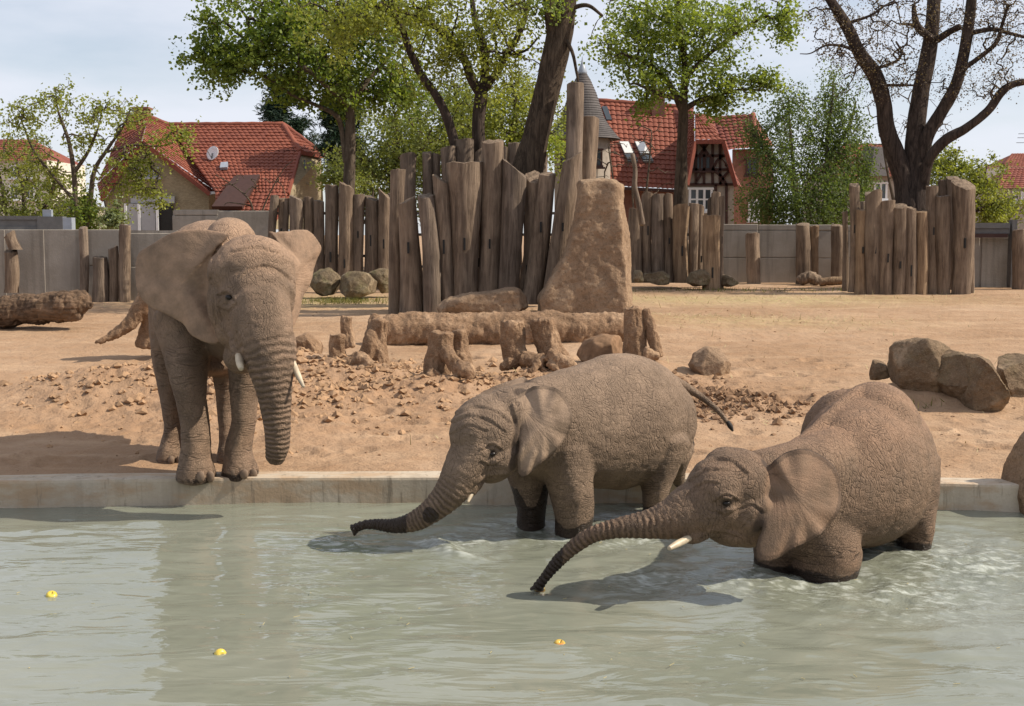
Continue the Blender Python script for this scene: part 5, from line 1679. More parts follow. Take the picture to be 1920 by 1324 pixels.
def elephant_adult():
    root = thing('elephant', 'large adult elephant with spread ears and hanging trunk standing on the pool edge', 'elephant', P(390, 896, 12.9), 'elephants at the pool')
    E = Elephant()
    # trunk of the body, running back from the chest
    E.tb([(440, 610, 12.92, 80, 60), (418, 572, 13.12, 122, 94), (398, 562, 13.5, 146, 112), (390, 558, 14.0, 140, 108), (386, 560, 14.5, 118, 92)], UP, 30, 36, 0.9, 1.2)
    E.ell(432, 470, 13.15, 52, 62, 0.45)                       # shoulder hump seen over the head
    # neck and head
    E.ell(450, 540, 12.75, 70, 88, 0.32)
    E.ell(474, 508, 12.48, 80, 68, 0.36)
    E.ell(481, 556, 12.36, 72, 72, 0.34)
    E.ell(476, 608, 12.40, 66, 66, 0.30)
    E.ell(432, 515, 12.40, 42, 50, 0.24)                       # temples
    E.ell(528, 520, 12.46, 26, 46, 0.24)
    E.ell(418, 570, 12.40, 29, 58, 0.22)                       # cheek
    E.ell(430, 612, 12.40, 26, 40, 0.2)
    E.ell(428, 546, 12.16, 15, 8, 0.05, 0.3)                   # lids
    E.ell(431, 568, 12.17, 14, 6, 0.05, 0.35)
    E.ell(547, 545, 12.32, 9, 16, 0.08)
    E.ell(452, 668, 12.45, 34, 34, 0.18)                       # jaw
    E.tb([(446, 622, 12.22, 20, 15), (444, 650, 12.10, 19, 14), (448, 668, 12.02, 15, 12)], DEPTH, 10, 16)   # tusk sheath
    E.tb([(540, 630, 12.24, 20, 14), (545, 660, 12.12, 18, 11), (547, 680, 12.06, 13, 8)], DEPTH, 10, 16)
    E.tb([(486, 575, 12.18, 56, 58), (492, 610, 12.08, 52, 57), (499, 640, 12.02, 48, 53), (507, 680, 11.98, 44, 46), (513, 722, 11.96, 38, 36), (517, 765, 11.95, 31, 29),
          (520, 805, 11.95, 27, 25), (520, 836, 11.96, 24, 23), (516, 858, 11.98, 20, 19)], DEPTH, 60, 32, 0.6, 0.75, 'trunk')
    # ears
    def z8(pts):
        return [(230 + x / 2.4976, 390 + y / 2.4976, d) for x, y, d in pts]
    E.ear(z8([(505, 122, 12.52), (440, 106, 12.54), (340, 97, 12.56), (230, 115, 12.60), (130, 170, 12.66), (68, 215, 12.72), (58, 320, 12.72), (80, 415, 12.66), (130, 468, 12.60),
              (215, 505, 12.55), (285, 550, 12.50), (310, 590, 12.47), (370, 625, 12.44), (420, 640, 12.43), (455, 630, 12.44), (462, 580, 12.50), (445, 500, 12.56), (430, 420, 12.60), (440, 300, 12.60), (455, 190, 12.56)]),
          (345, 530, 12.58), 0.05, 0.04, 0.014, 6, 1.0, (446, 500, 12.6))
    E.ear(z8([(672, 106, 12.72), (745, 108, 12.74), (838, 97, 12.92), (890, 122, 13.08), (933, 185, 13.22), (912, 245, 13.18), (884, 325, 13.06), (855, 400, 12.94), (828, 470, 12.82), (806, 545, 12.70),
              (790, 560, 12.60), (775, 480, 12.55), (790, 350, 12.58), (775, 230, 12.62), (720, 150, 12.68)]),
          (556, 495, 12.80), 0.05, 0.03, 0.014, 5, 2.2, (535, 520, 12.6))
    # legs
    E.tb([(345, 600, 13.05, 60, 58), (350, 660, 12.92, 58, 44), (354, 720, 12.75, 52, 31), (363, 775, 12.70, 44, 26), (368, 825, 12.68, 42, 27), (367, 862, 12.66, 44, 30), (368, 884, 12.64, 52, 36), (368, 897, 12.64, 52, 37)], DEPTH, 44, 28, 0.6, 0.16, 'leg')
    E.tb([(470, 620, 12.95, 70, 50), (464, 690, 12.92, 52, 36), (458, 745, 12.88, 44, 26), (457, 790, 12.86, 40, 23), (448, 835, 12.86, 40, 25), (448, 865, 12.84, 44, 29), (450, 882, 12.83, 50, 35), (450, 893, 12.83, 50, 35)], DEPTH, 44, 28, 0.6, 0.16, 'leg')
    E.tb([(330, 590, 14.0, 90, 46), (327, 670, 13.95, 70, 40), (325, 740, 13.85, 46, 25), (326, 800, 13.78, 36, 17), (322, 838, 13.74, 38, 21), (319, 856, 13.70, 44, 25), (319, 866, 13.70, 44, 25)], DEPTH, 40, 24, 0.6, 0.16, 'leg')
    E.tb([(436, 600, 14.0, 90, 50), (434, 680, 13.95, 70, 40), (428, 745, 13.9, 46, 22), (428, 800, 13.82, 36, 17), (430, 838, 13.80, 38, 19), (432, 855, 13.76, 44, 24), (432, 864, 13.76, 44, 24)], DEPTH, 40, 24, 0.6, 0.16, 'leg')
    E.eyes = [(P(430, 558, 12.12), 0.034)]
    E.folds = [([(455, 516), (470, 503), (492, 497), (518, 502), (542, 520), (556, 540)], 5, 0.008, 12.5), ([(395, 520), (402, 470), (425, 450)], 5, 0.012, 12.6), ([(410, 552), (428, 548), (440, 562)], 4, 0.012, 12.5),
               ([(412, 575), (428, 582), (440, 570)], 4, 0.010, 12.5), ([(402, 560), (410, 605), (432, 634)], 5, 0.014, 12.6), ([(440, 470), (480, 462), (520, 472)], 5, 0.008, 12.6), ([(448, 625), (456, 645), (468, 690)], 5, 0.014, 12.3)]
    def wet(V, A):
        z = V[:, 2]
        return np.where(V[:, 1] < 13.2, 0.55 * (1 - smoothstep(0.03, 0.10, z)), 0) * A['leg']
    def dust(V, N, A):
        top = smoothstep(1.95, 2.35, V[:, 2])
        return np.clip(top * 0.9 * smoothstep(0.0, 0.6, N[:, 2]) + A['ear'] * 0.25, 0, 1)
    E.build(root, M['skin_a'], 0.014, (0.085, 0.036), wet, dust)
    part_ell('eye', 430, 558, E.surf(430, 558) + 0.02, 8, 5, 0.03, M['eye'], root, 0.3)
    tusk = [part_tube('tusk', [(446, 652, 12.08, 6), (448, 668, 11.98, 7.5), (450, 682, 11.88, 7.5), (452, 691, 11.80, 5)], M['ivory'], root),
            part_tube('tusk', [(545, 668, 12.12, 5), (549, 682, 12.04, 6.5), (558, 702, 11.94, 6), (569, 725, 11.84, 3)], M['ivory'], root)]
    for cx, cy, d, r, w, hgt in ((368, 893, 12.64, 37, 8, 11), (450, 888, 12.83, 35, 8, 10)):
        for a in (-58, -22, 14, 50):
            t = math.radians(a)
            part_ell('toenail', cx + math.sin(t) * r * 0.93, cy + 1, d - math.cos(t) * 52 * S(d) * 0.93, w, hgt, 0.022, M['nail'], root)
    for a in (-40, 5, 45):
        t = math.radians(a)
        part_ell('toenail', 319 + math.sin(t) * 24, 863, 13.70 - math.cos(t) * 44 * S(13.7) * 0.95, 6, 9, 0.03, M['nail'], root)
    return root

def elephant_middle():
    root = thing('elephant', 'grey young elephant wading with its curved trunk held just over the water, tail out', 'elephant', (*P(1060, 930, 11.7)[:2], -0.8), 'elephants at the pool')
    E = Elephant()
    E.tb([(1002, 800, 11.28, 92, 74), (1050, 802, 11.5, 110, 92), (1105, 798, 11.78, 120, 104), (1160, 790, 12.05, 130, 108), (1205, 790, 12.28, 116, 94), (1238, 799, 12.45, 90, 74)], UP, 34, 36, 0.7, 0.8)
    E.ell(1224, 806, 12.35, 76, 84, 0.40)
    # neck, head
    E.ell(985, 790, 11.2, 62, 74, 0.32)
    E.ell(915, 808, 10.95, 70, 70, 0.34, 0.4)
    E.ell(893, 812, 10.86, 51, 58, 0.27)
    E.ell(925, 852, 10.92, 58, 48, 0.29, -0.2)
    E.ell(960, 775, 11.05, 60, 52, 0.30)
    E.ell(893, 778, 10.95, 30, 26, 0.2)
    E.ell(930, 880, 10.98, 38, 24, 0.18, -0.35)               # jaw
    E.ell(921, 838, 10.66, 17, 6, 0.05, -0.25)
    E.ell(924, 862, 10.66, 15, 5, 0.05, 0.1)
    E.tb([(905, 880, 10.80, 20, 16), (893, 905, 10.74, 18, 14), (884, 922, 10.70, 13, 10)], DEPTH, 10, 16)
    E.tb([(890, 850, 10.82, 58, 48), (868, 886, 10.74, 44, 40), (845, 922, 10.70, 34, 32), (815, 953, 10.68, 27, 25), (780, 976, 10.68, 21, 20), (740, 986, 10.68, 16, 14.5), (700, 983, 10.70, 13, 10), (676, 986, 10.70, 12, 9), (662, 994, 10.70, 12, 9)],
         DEPTH, 64, 28, 0.5, 0.3, 'trunk')
    E.ell(659, 986, 10.70, 5, 4, 0.03)
    E.ell(665, 1002, 10.70, 4, 4, 0.03)
    E.ear([(1000, 722, 10.92), (1036, 724, 10.90), (1060, 743, 10.88), (1073, 771, 10.86), (1073, 794, 10.84), (1065, 818, 10.82), (1044, 846, 10.78), (1020, 866, 10.74), (1002, 882, 10.72), (984, 896, 10.70), (972, 892, 10.70),
           (968, 868, 10.70), (973, 830, 10.72), (972, 798, 10.80), (970, 765, 10.88), (976, 738, 10.94)], (1018, 800, 10.80), 0.04, 0.05, 0.022, 9, 0.4, (982, 768, 10.85))
    E.ear([(888, 744, 11.3), (922, 726, 11.32), (958, 713, 11.34), (985, 706, 11.36), (982, 726, 11.3), (950, 742, 11.22), (915, 752, 11.2)], (945, 731, 11.28), 0.04, 0.0, 0.0)
    # legs
    E.tb([(1058, 850, 11.38, 74, 60), (1068, 900, 11.33, 62, 46), (1075, 945, 11.30, 52, 40), (1076, 985, 11.30, 46, 36), (1074, 1030, 11.30, 44, 34), (1072, 1085, 11.30, 48, 38)], DEPTH, 34, 28, 0.6, 0.2, 'leg')
    E.tb([(985, 850, 11.6, 70, 52), (994, 905, 11.62, 56, 38), (996, 950, 11.62, 46, 29), (996, 990, 11.62, 42, 27), (996, 1030, 11.62, 44, 28), (996, 1075, 11.62, 48, 32)], DEPTH, 34, 28, 0.6, 0.2, 'leg')
    E.tb([(1236, 830, 12.15, 80, 58), (1232, 885, 12.1, 60, 38), (1228, 930, 12.05, 44, 24), (1226, 965, 12.05, 40, 22), (1226, 1030, 12.05, 44, 26)], DEPTH, 34, 28, 0.6, 0.2, 'leg')
    E.tb([(1258, 830, 12.55, 70, 44), (1262, 870, 12.68, 50, 24), (1266, 897, 12.78, 42, 15), (1266, 912, 12.8, 40, 17)], DEPTH, 28, 24, 0.6, 0.2, 'leg')
    E.eyes = [(P(923, 851, 10.63), 0.03)]
    E.folds = [([(905, 842), (922, 832), (940, 842)], 4, 0.010, 11), ([(905, 866), (924, 872), (942, 860)], 4, 0.009, 11), ([(850, 790), (880, 778), (915, 786), (945, 806)], 5, 0.008, 11.1), ([(856, 775), (890, 762), (930, 770), (955, 790)], 5, 0.008, 11.1),
               ([(848, 812), (880, 796), (910, 806)], 5, 0.007, 11), ([(897, 905), (915, 893), (945, 890)], 5, 0.012, 11.1), ([(960, 760), (968, 800), (962, 850)], 5, 0.010, 11.1)]
    def wet(V, A):
        zt = np.where((V[:, 1] > 11.4) & (V[:, 0] < 0.33), 0.17, -0.08) + 0.06 * np.sin(V[:, 0] * 9)
        leg = smoothstep(0.3, 0.8, A['leg']) * (1 - smoothstep(zt - .08, zt + .08, V[:, 2]))
        q = P(763, 985, 10.68)
        tip = A['trunk'] * (1 - smoothstep(q[0] - 0.03, q[0] + 0.05, V[:, 0]))
        spot = 0.9 * (1 - smoothstep(0.05, 0.10, np.linalg.norm(V - P(808, 965, 10.60), axis=1)))
        return np.clip(np.maximum(np.maximum(leg, tip), spot) * 0.9 + 0.0, 0, 1)
    def dust(V, N, A):
        return np.clip(smoothstep(0.95, 1.35, V[:, 2]) * smoothstep(0.2, 0.9, N[:, 2]) * 0.55 + A['ear'] * 0.4, 0, 1)
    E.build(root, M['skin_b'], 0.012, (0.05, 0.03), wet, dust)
    part_ell('eye', 923, 851, E.surf(923, 851) + 0.014, 7, 5, 0.03, M['eye'], root)
    part_tube('tusk', [(888, 918, 10.70, 4), (882, 930, 10.66, 4.5), (877, 941, 10.62, 3)], M['ivory'], root)
    part_tube('tail', [(1262, 716, 12.45, 13), (1284, 726, 12.5, 10), (1302, 736, 12.52, 7.5), (1324, 751, 12.5, 6), (1348, 772, 12.46, 5), (1366, 795, 12.42, 4)], M['skin_b'], root, n=30)
    q = [(1364, 791, 12.42), (1369, 799, 12.41), (1374, 808, 12.40)]
    part_tube('tail_tuft', [(*q[0], 4), (*q[1], 5), (*q[2], 2)], M['hair'], root, n=8, nseg=8)
    return root

def elephant_right():
    root = thing('elephant', 'reddish brown young elephant deep in the water stretching its trunk down to an apple', 'elephant', (*P(1590, 1000, 10.4)[:2], -1.1), 'elephants at the pool')
    E = Elephant()
    E.tb([(1510, 952, 10.05, 92, 76), (1558, 925, 10.25, 116, 100), (1598, 895, 10.5, 140, 118), (1624, 880, 10.8, 146, 124), (1642, 876, 11.1, 136, 114), (1652, 884, 11.4, 106, 92)], UP, 34, 40, 0.8, 0.9)
    E.ell(1640, 812, 10.85, 86, 98, 0.46)
    E.tb([(1470, 856, 9.95, 20, 16), (1520, 824, 10.2, 22, 16), (1570, 778, 10.5, 24, 17), (1615, 746, 10.8, 26, 20), (1642, 746, 11.0, 24, 20)], UP, 20, 16)
    E.ell(1588, 832, 11.0, 88, 104, 0.42)
    E.tb([(1420, 905, 9.7, 62, 54), (1470, 905, 9.82, 74, 62), (1530, 888, 10.05, 76, 70), (1600, 850, 10.5, 74, 70)], UP, 20, 28)    # neck and withers
    # head
    E.ell(1378, 905, 9.45, 74, 66, 0.30, 0.1)
    E.ell(1345, 915, 9.36, 62, 58, 0.27, -0.3)
    E.ell(1395, 955, 9.42, 66, 56, 0.28)
    E.ell(1362, 880, 9.45, 44, 42, 0.25)
    E.ell(1372, 988, 9.42, 56, 36, 0.22, 0.12)                # jaw
    E.ell(1400, 990, 9.45, 42, 36, 0.22)
    E.ell(1360, 931, 9.12, 19, 6, 0.06, 0.15)                 # lids
    E.ell(1363, 954, 9.13, 16, 5, 0.05, -0.1)
    E.ell(1425, 945, 9.3, 22, 22, 0.14)
    E.tb([(1330, 985, 9.28, 20, 22), (1304, 1003, 9.2, 15, 17), (1288, 1010, 9.16, 10, 11)], DEPTH, 10, 16)
    E.tb([(1345, 940, 9.36, 66, 62), (1300, 956, 9.30, 54, 53), (1262, 972, 9.26, 42, 41), (1215, 983, 9.24, 31, 28), (1160, 990, 9.24, 23, 20), (1110, 1003, 9.26, 19, 16), (1070, 1030, 9.30, 16.5, 14), (1040, 1060, 9.34, 14, 12), (1018, 1088, 9.36, 12, 10), (1007, 1102, 9.38, 11, 11)],
         DEPTH, 76, 30, 0.5, 0.3, 'trunk')
    E.ell(997, 1104, 9.38, 7, 4, 0.04, -0.4)
    E.ell(1016, 1105, 9.38, 6, 4, 0.04, 0.3)
    E.ear([(1450, 862, 9.34), (1476, 845, 9.36), (1507, 841, 9.38), (1533, 847, 9.38), (1559, 869, 9.37), (1576, 900, 9.35), (1581, 930, 9.32), (1572, 961, 9.28), (1551, 992, 9.22), (1524, 1014, 9.16), (1486, 1031, 9.12),
           (1459, 1049, 9.10), (1434, 1056, 9.10), (1418, 1053, 9.10), (1417, 1022, 9.11), (1428, 988, 9.16), (1430, 952, 9.24), (1430, 920, 9.30), (1430, 885, 9.36)], (1495, 945, 9.24), 0.04, 0.05, 0.022, 9, 1.3, (1456, 890, 9.3))
    # legs
    E.tb([(1515, 965, 10.15, 86, 80), (1535, 1005, 10.1, 82, 78), (1548, 1040, 10.05, 78, 68), (1545, 1075, 10.02, 70, 60), (1535, 1130, 10.0, 60, 50)], DEPTH, 30, 30, 0.6, 0.3, 'leg')
    E.tb([(1465, 980, 10.25, 70, 56), (1460, 1030, 10.3, 66, 48), (1458, 1070, 10.3, 60, 44), (1458, 1120, 10.3, 56, 42)], DEPTH, 26, 26, 0.6, 0.3, 'leg')
    E.tb([(1690, 880, 11.1, 100, 72), (1706, 940, 11.0, 80, 54), (1716, 985, 10.9, 56, 36), (1714, 1020, 10.88, 46, 30), (1712, 1080, 10.88, 46, 30)], DEPTH, 34, 28, 0.6, 0.3, 'leg')
    E.eyes = [(P(1362, 943, 9.10), 0.032)]
    E.folds = [([(1342, 938), (1360, 926), (1382, 936)], 4, 0.010, 9.5), ([(1345, 958), (1364, 964), (1384, 952)], 4, 0.009, 9.5), ([(1308, 880), (1335, 862), (1370, 862), (1400, 885)], 5, 0.008, 9.6), ([(1295, 900), (1325, 880), (1360, 880)], 5, 0.008, 9.6),
               ([(1318, 1006), (1340, 995), (1380, 1004)], 5, 0.012, 9.6), ([(1392, 950), (1410, 945), (1430, 958)], 4, 0.010, 9.5), ([(1290, 925), (1318, 905), (1345, 905)], 5, 0.007, 9.5)]
    def wet(V, A):
        low = 1 - smoothstep(-0.26, -0.12, V[:, 2] + 0.05 * fbm(V * 3, 2, 8))
        q = P(1050, 1050, 9.3)
        tip = A['trunk'] * (1 - smoothstep(q[0] - 0.04, q[0] + 0.08, V[:, 0]))
        return np.clip(np.maximum(low * 0.8, tip * 0.85), 0, 1)
    def dust(V, N, A):
        return np.clip(smoothstep(0.35, 0.85, V[:, 2]) * smoothstep(0.1, 0.7, N[:, 2]) * 0.85 * smoothstep(9.6, 10.1, V[:, 1]) + A['ear'] * 0.3, 0, 1)
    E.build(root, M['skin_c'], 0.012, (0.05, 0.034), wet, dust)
    part_ell('eye', 1362, 943, E.surf(1362, 943) + 0.014, 8, 5.5, 0.03, M['eye'], root)
    part_tube('tusk', [(1298, 1006, 9.18, 6), (1282, 1014, 9.10, 7), (1266, 1022, 9.02, 6.5), (1255, 1028, 8.96, 4.5)], M['ivory'], root)
    return root

if 'elephants' in BUILD:
    elephant_adult()
    elephant_middle()
    elephant_right()
# ---------------------------------------------------------------- rocks, stumps, lying logs, clods, apples
def rock(name, label, outline, d, depth, mat, seed, group=None, voxel=0.05, rough=0.05, back=None, cat='rock', cut=0.72, block=None):
    """outline in px seen from the front, given real depth; edges chipped and faces uneven"""
    rng = np.random.default_rng(seed)
    c = np.mean(outline, axis=0)
    n = len(outline)
    V, F = [], []
    rings = [(-1.0, 0.72), (-0.8, 0.93), (-0.3, 1.0), (0.4, 1.0), (0.85, 0.9), (1.0, 0.65)]
    if block:
        rings = [(-1.0, 0.965), (-0.93, 0.99), (-0.3, 1.0), (0.5, 1.0), (1.0, 0.94)]
    mb = MB()
    R = []
    for t, s in rings:
        q = []
        for k, (x, y) in enumerate(outline):
            jj = 1 + rng.normal() * 0.02
            xx = c[0] + (x - c[0]) * s * jj
            yy = y if y > c[1] + 5 and s < 1 else c[1] + (y - c[1]) * s * jj
            if block and t < 0 and x > c[0]:
                xx -= block * -t
            p = P(xx, yy, d)
            p[1] = d + t * depth / 2 + rng.normal() * 0.02
            q.append(p)
        R.append(q)
    V = np.array(R).reshape(-1, 3)
    i = np.arange(len(rings) - 1)[:, None] * n
    j = np.arange(n)[None, :]
    F = np.stack([i + j, i + (j + 1) % n, i + n + (j + 1) % n, i + n + j], -1).reshape(-1, 4)
    mb.add(V, F)
    for b, rev in ((0, True), ((len(rings) - 1) * n, False)):
        cc = V[b:b + n].mean(0)
        mb.add(np.vstack([V[b:b + n], cc]), np.stack([np.full(n, n), np.arange(n), (np.arange(n) + 1) % n], 1))
    V, F, ed = voxel_union(mb, voxel * 0.65, 1)
    cc = V.mean(0)
    for k in range(0 if block else 16):
        nn = rng.normal(size=3) * np.array((1, 1.2, .9))
        nn[1] = -abs(nn[1]) if k % 3 else nn[1]
        nn /= np.linalg.norm(nn)
        q = (V - cc) @ nn
        h = q.max() * rng.uniform(cut, 0.97)
        V = V - np.maximum(q - h, 0)[:, None] * nn * 0.92
    N = normals(V, F)
    f1 = fbm(V * 2.2, 4, seed)
    f2 = fbm(V * 9, 3, seed + 5)
    step = np.round(f1 * 4) / 4
    V = V + N * (rough * (0.6 * f1 + 0.5 * step) + rough * 0.3 * f2)[:, None]
    o = obj(name, make_mesh(name, V - V.mean(0) * 0, F), mat)
    org = V.mean(0); org[2] = V[:, 2].min()
    o.data.transform(Matrix.Translation(Vector(-org)))
    o.location = org
    return tag(o, label, cat, group)
def lump(name, label, tubes, mat, seed, voxel=0.016, rough=0.03, cat='stump', freq=7, group=None):
    """tubes: list of station lists (px,py,d,rpx)"""
    mb = MB()
    for st in tubes:
        Q = catmull([(*P(x, y, d), r * S(d)) for x, y, d, r in st], max(10, len(st) * 5))
        T = Q[-1, :3] - Q[0, :3]
        hint = (0, 1, 0) if abs(T[2]) > abs(T[1]) else (0, 0, 1)
        V, F = tube(Q[:, :3], Q[:, 3], Q[:, 3], hint, 16, 0.25, 0.12)
        mb.add(V, F)
    V, F, ed = voxel_union(mb, voxel, 1)
    N = normals(V, F)
    V = V + N * (rough * 1.3 * fbm(V * np.array([freq, freq, freq * .5]), 4, seed, 0.55) + rough * 0.5 * fbm(V * np.array([24, 24, 6]), 2, seed + 3))[:, None]
    org = V.mean(0); org[2] = V[:, 2].min()
    o = obj(name, make_mesh(name, V - org, F), mat)
    o.location = org
    return tag(o, label, cat, group)
def scatter_clods(name, label, n, sampler, size, mat, seed, flat=0.7):
    rng = np.random.default_rng(seed)
    xy = sampler(rng, n)
    z = ground_z(xy[:, 0], xy[:, 1])
    base = np.array([(1, 0, 0), (-1, 0, 0), (0, 1, 0), (0, -1, 0), (0, 0, 1), (0, 0, -1), (.6, .6, .5), (-.6, .55, .45), (.55, -.6, .5), (-.6, -.6, .55)])
    tri = np.array([(0, 6, 4), (6, 2, 4), (2, 7, 4), (7, 1, 4), (1, 9, 4), (9, 3, 4), (3, 8, 4), (8, 0, 4), (0, 2, 6), (2, 1, 7), (1, 3, 9), (3, 0, 8), (2, 0, 5), (1, 2, 5), (3, 1, 5), (0, 3, 5)])
    s = size[0] + (size[1] - size[0]) * rng.random(n) ** 4.5
    a = rng.random(n) * 6.28
    j = base[None] * (0.55 + 0.9 * rng.random((n, 10, 1))) * s[:, None, None]
    j[..., 2] *= flat
    ca, sa = np.cos(a)[:, None], np.sin(a)[:, None]
    X = j[..., 0] * ca - j[..., 1] * sa + xy[:, 0:1]
    Y = j[..., 0] * sa + j[..., 1] * ca + xy[:, 1:2]
    Z = j[..., 2] + z[:, None] + (s * flat * 0.02)[:, None]
    V = np.stack([X, Y, Z], -1).reshape(-1, 3)
    F = (tri[None] + np.arange(n)[:, None, None] * 10).reshape(-1, 3)
    return tag(obj(name, make_mesh(name, V, F, False), mat), label, kind='stuff')
def gauss(cx, cy, sx, sy):
    return lambda rng, n: np.stack([cx + rng.normal(size=n) * sx, cy + rng.normal(size=n) * sy], 1)
def mixs(*parts):
    def f(rng, n):
        out, w = [], np.array([p[0] for p in parts], float)
        k = rng.choice(len(parts), size=n, p=w / w.sum())
        for i, p in enumerate(parts):
            out.append(p[1](rng, int((k == i).sum())))
        q = np.concatenate(out)
        q[:, 1] = np.maximum(q[:, 1], edge_y(q[:, 0]) + 0.45)
        return q
    return f
def blades(name, label, n, sampler, hgt, wid, mat, seed, lean=0.4, zoff=0.0):
    rng = np.random.default_rng(seed)
    xy = sampler(rng, n)
    z = ground_z(xy[:, 0], xy[:, 1]) + zoff
    a = rng.random(n) * 6.28
    h = hgt * (0.5 + 0.8 * rng.random(n))
    w = wid * (0.6 + 0.8 * rng.random(n))
    b = np.stack([xy[:, 0], xy[:, 1], z], 1)
    s = np.stack([np.cos(a), np.sin(a), 0 * a], 1)
    l = rng.normal(size=(n, 3)) * lean
    l[:, 2] = 1
    l /= np.linalg.norm(l, axis=1)[:, None]
    V = np.stack([b - s * w[:, None], b + s * w[:, None], b + l * h[:, None] * .6 + s * w[:, None] * .6, b + l * h[:, None] + np.array((0, 0, -.15)) * h[:, None] * 0], 1).reshape(-1, 3)
    F = np.arange(n)[:, None] * 4 + np.arange(4)[None]
    me = make_mesh(name, V, F, False)
    attr(me, 'lv', np.repeat(rng.random(n), 4))
    return tag(obj(name, me, mat), label, kind='stuff')

def apple(label, px, py, cols, seed, tilt):
    m = Mat('apple_skin_%d' % seed, 0.3, 0.5)
    m.color(m.ramp(m.noise(9, 4, 0.6, m.coord((1, 1, 1))), [(0.35, cols[0]), (0.62, cols[1])]))
    d = (CAM_H - WATER_Z) * FPX / (py - 440)
    c = P(px, py, d)
    c[2] = WATER_Z + (0.014 if seed == 4 else -0.004)
    t = thing('apple', label, 'apple', c, 'apples floating in the pool')
    prof = []
    for k in range(13):
        a = k / 12 * np.pi
        r = 0.042 * math.sin(a) ** 0.85 * (1.0 + 0.08 * math.cos(a))
        z = 0.036 * math.cos(a) - 0.014 * math.exp(-(r / 0.013) ** 2) * (1 if math.cos(a) > 0 else -0.6)
        prof.append((r, z))
    th = np.linspace(0, 2 * np.pi, 20, endpoint=False)
    V = np.array([(r * math.cos(x), r * math.sin(x), z) for r, z in prof for x in th])
    i = np.arange(12)[:, None] * 20
    j = np.arange(20)[None]
    F = np.stack([i + j, i + 20 + j, i + 20 + (j + 1) % 20, i + (j + 1) % 20], -1).reshape(-1, 4)
    R = np.array(Matrix.Rotation(tilt, 3, 'X') @ Matrix.Rotation(tilt * .5, 3, 'Y'))
    obj('flesh', make_mesh('flesh', V @ R.T, F), m.m, t)
    Q = np.array([(0, 0, .018), (.002, 0, .034), (.006, 0, .048)])
    V, F = tube(Q, np.array((.002, .0018, .0025)), np.array((.002, .0018, .0025)), (0, 1, 0), 6)
    obj('stem', make_mesh('stem', V @ R.T, F), M['stem'], t)

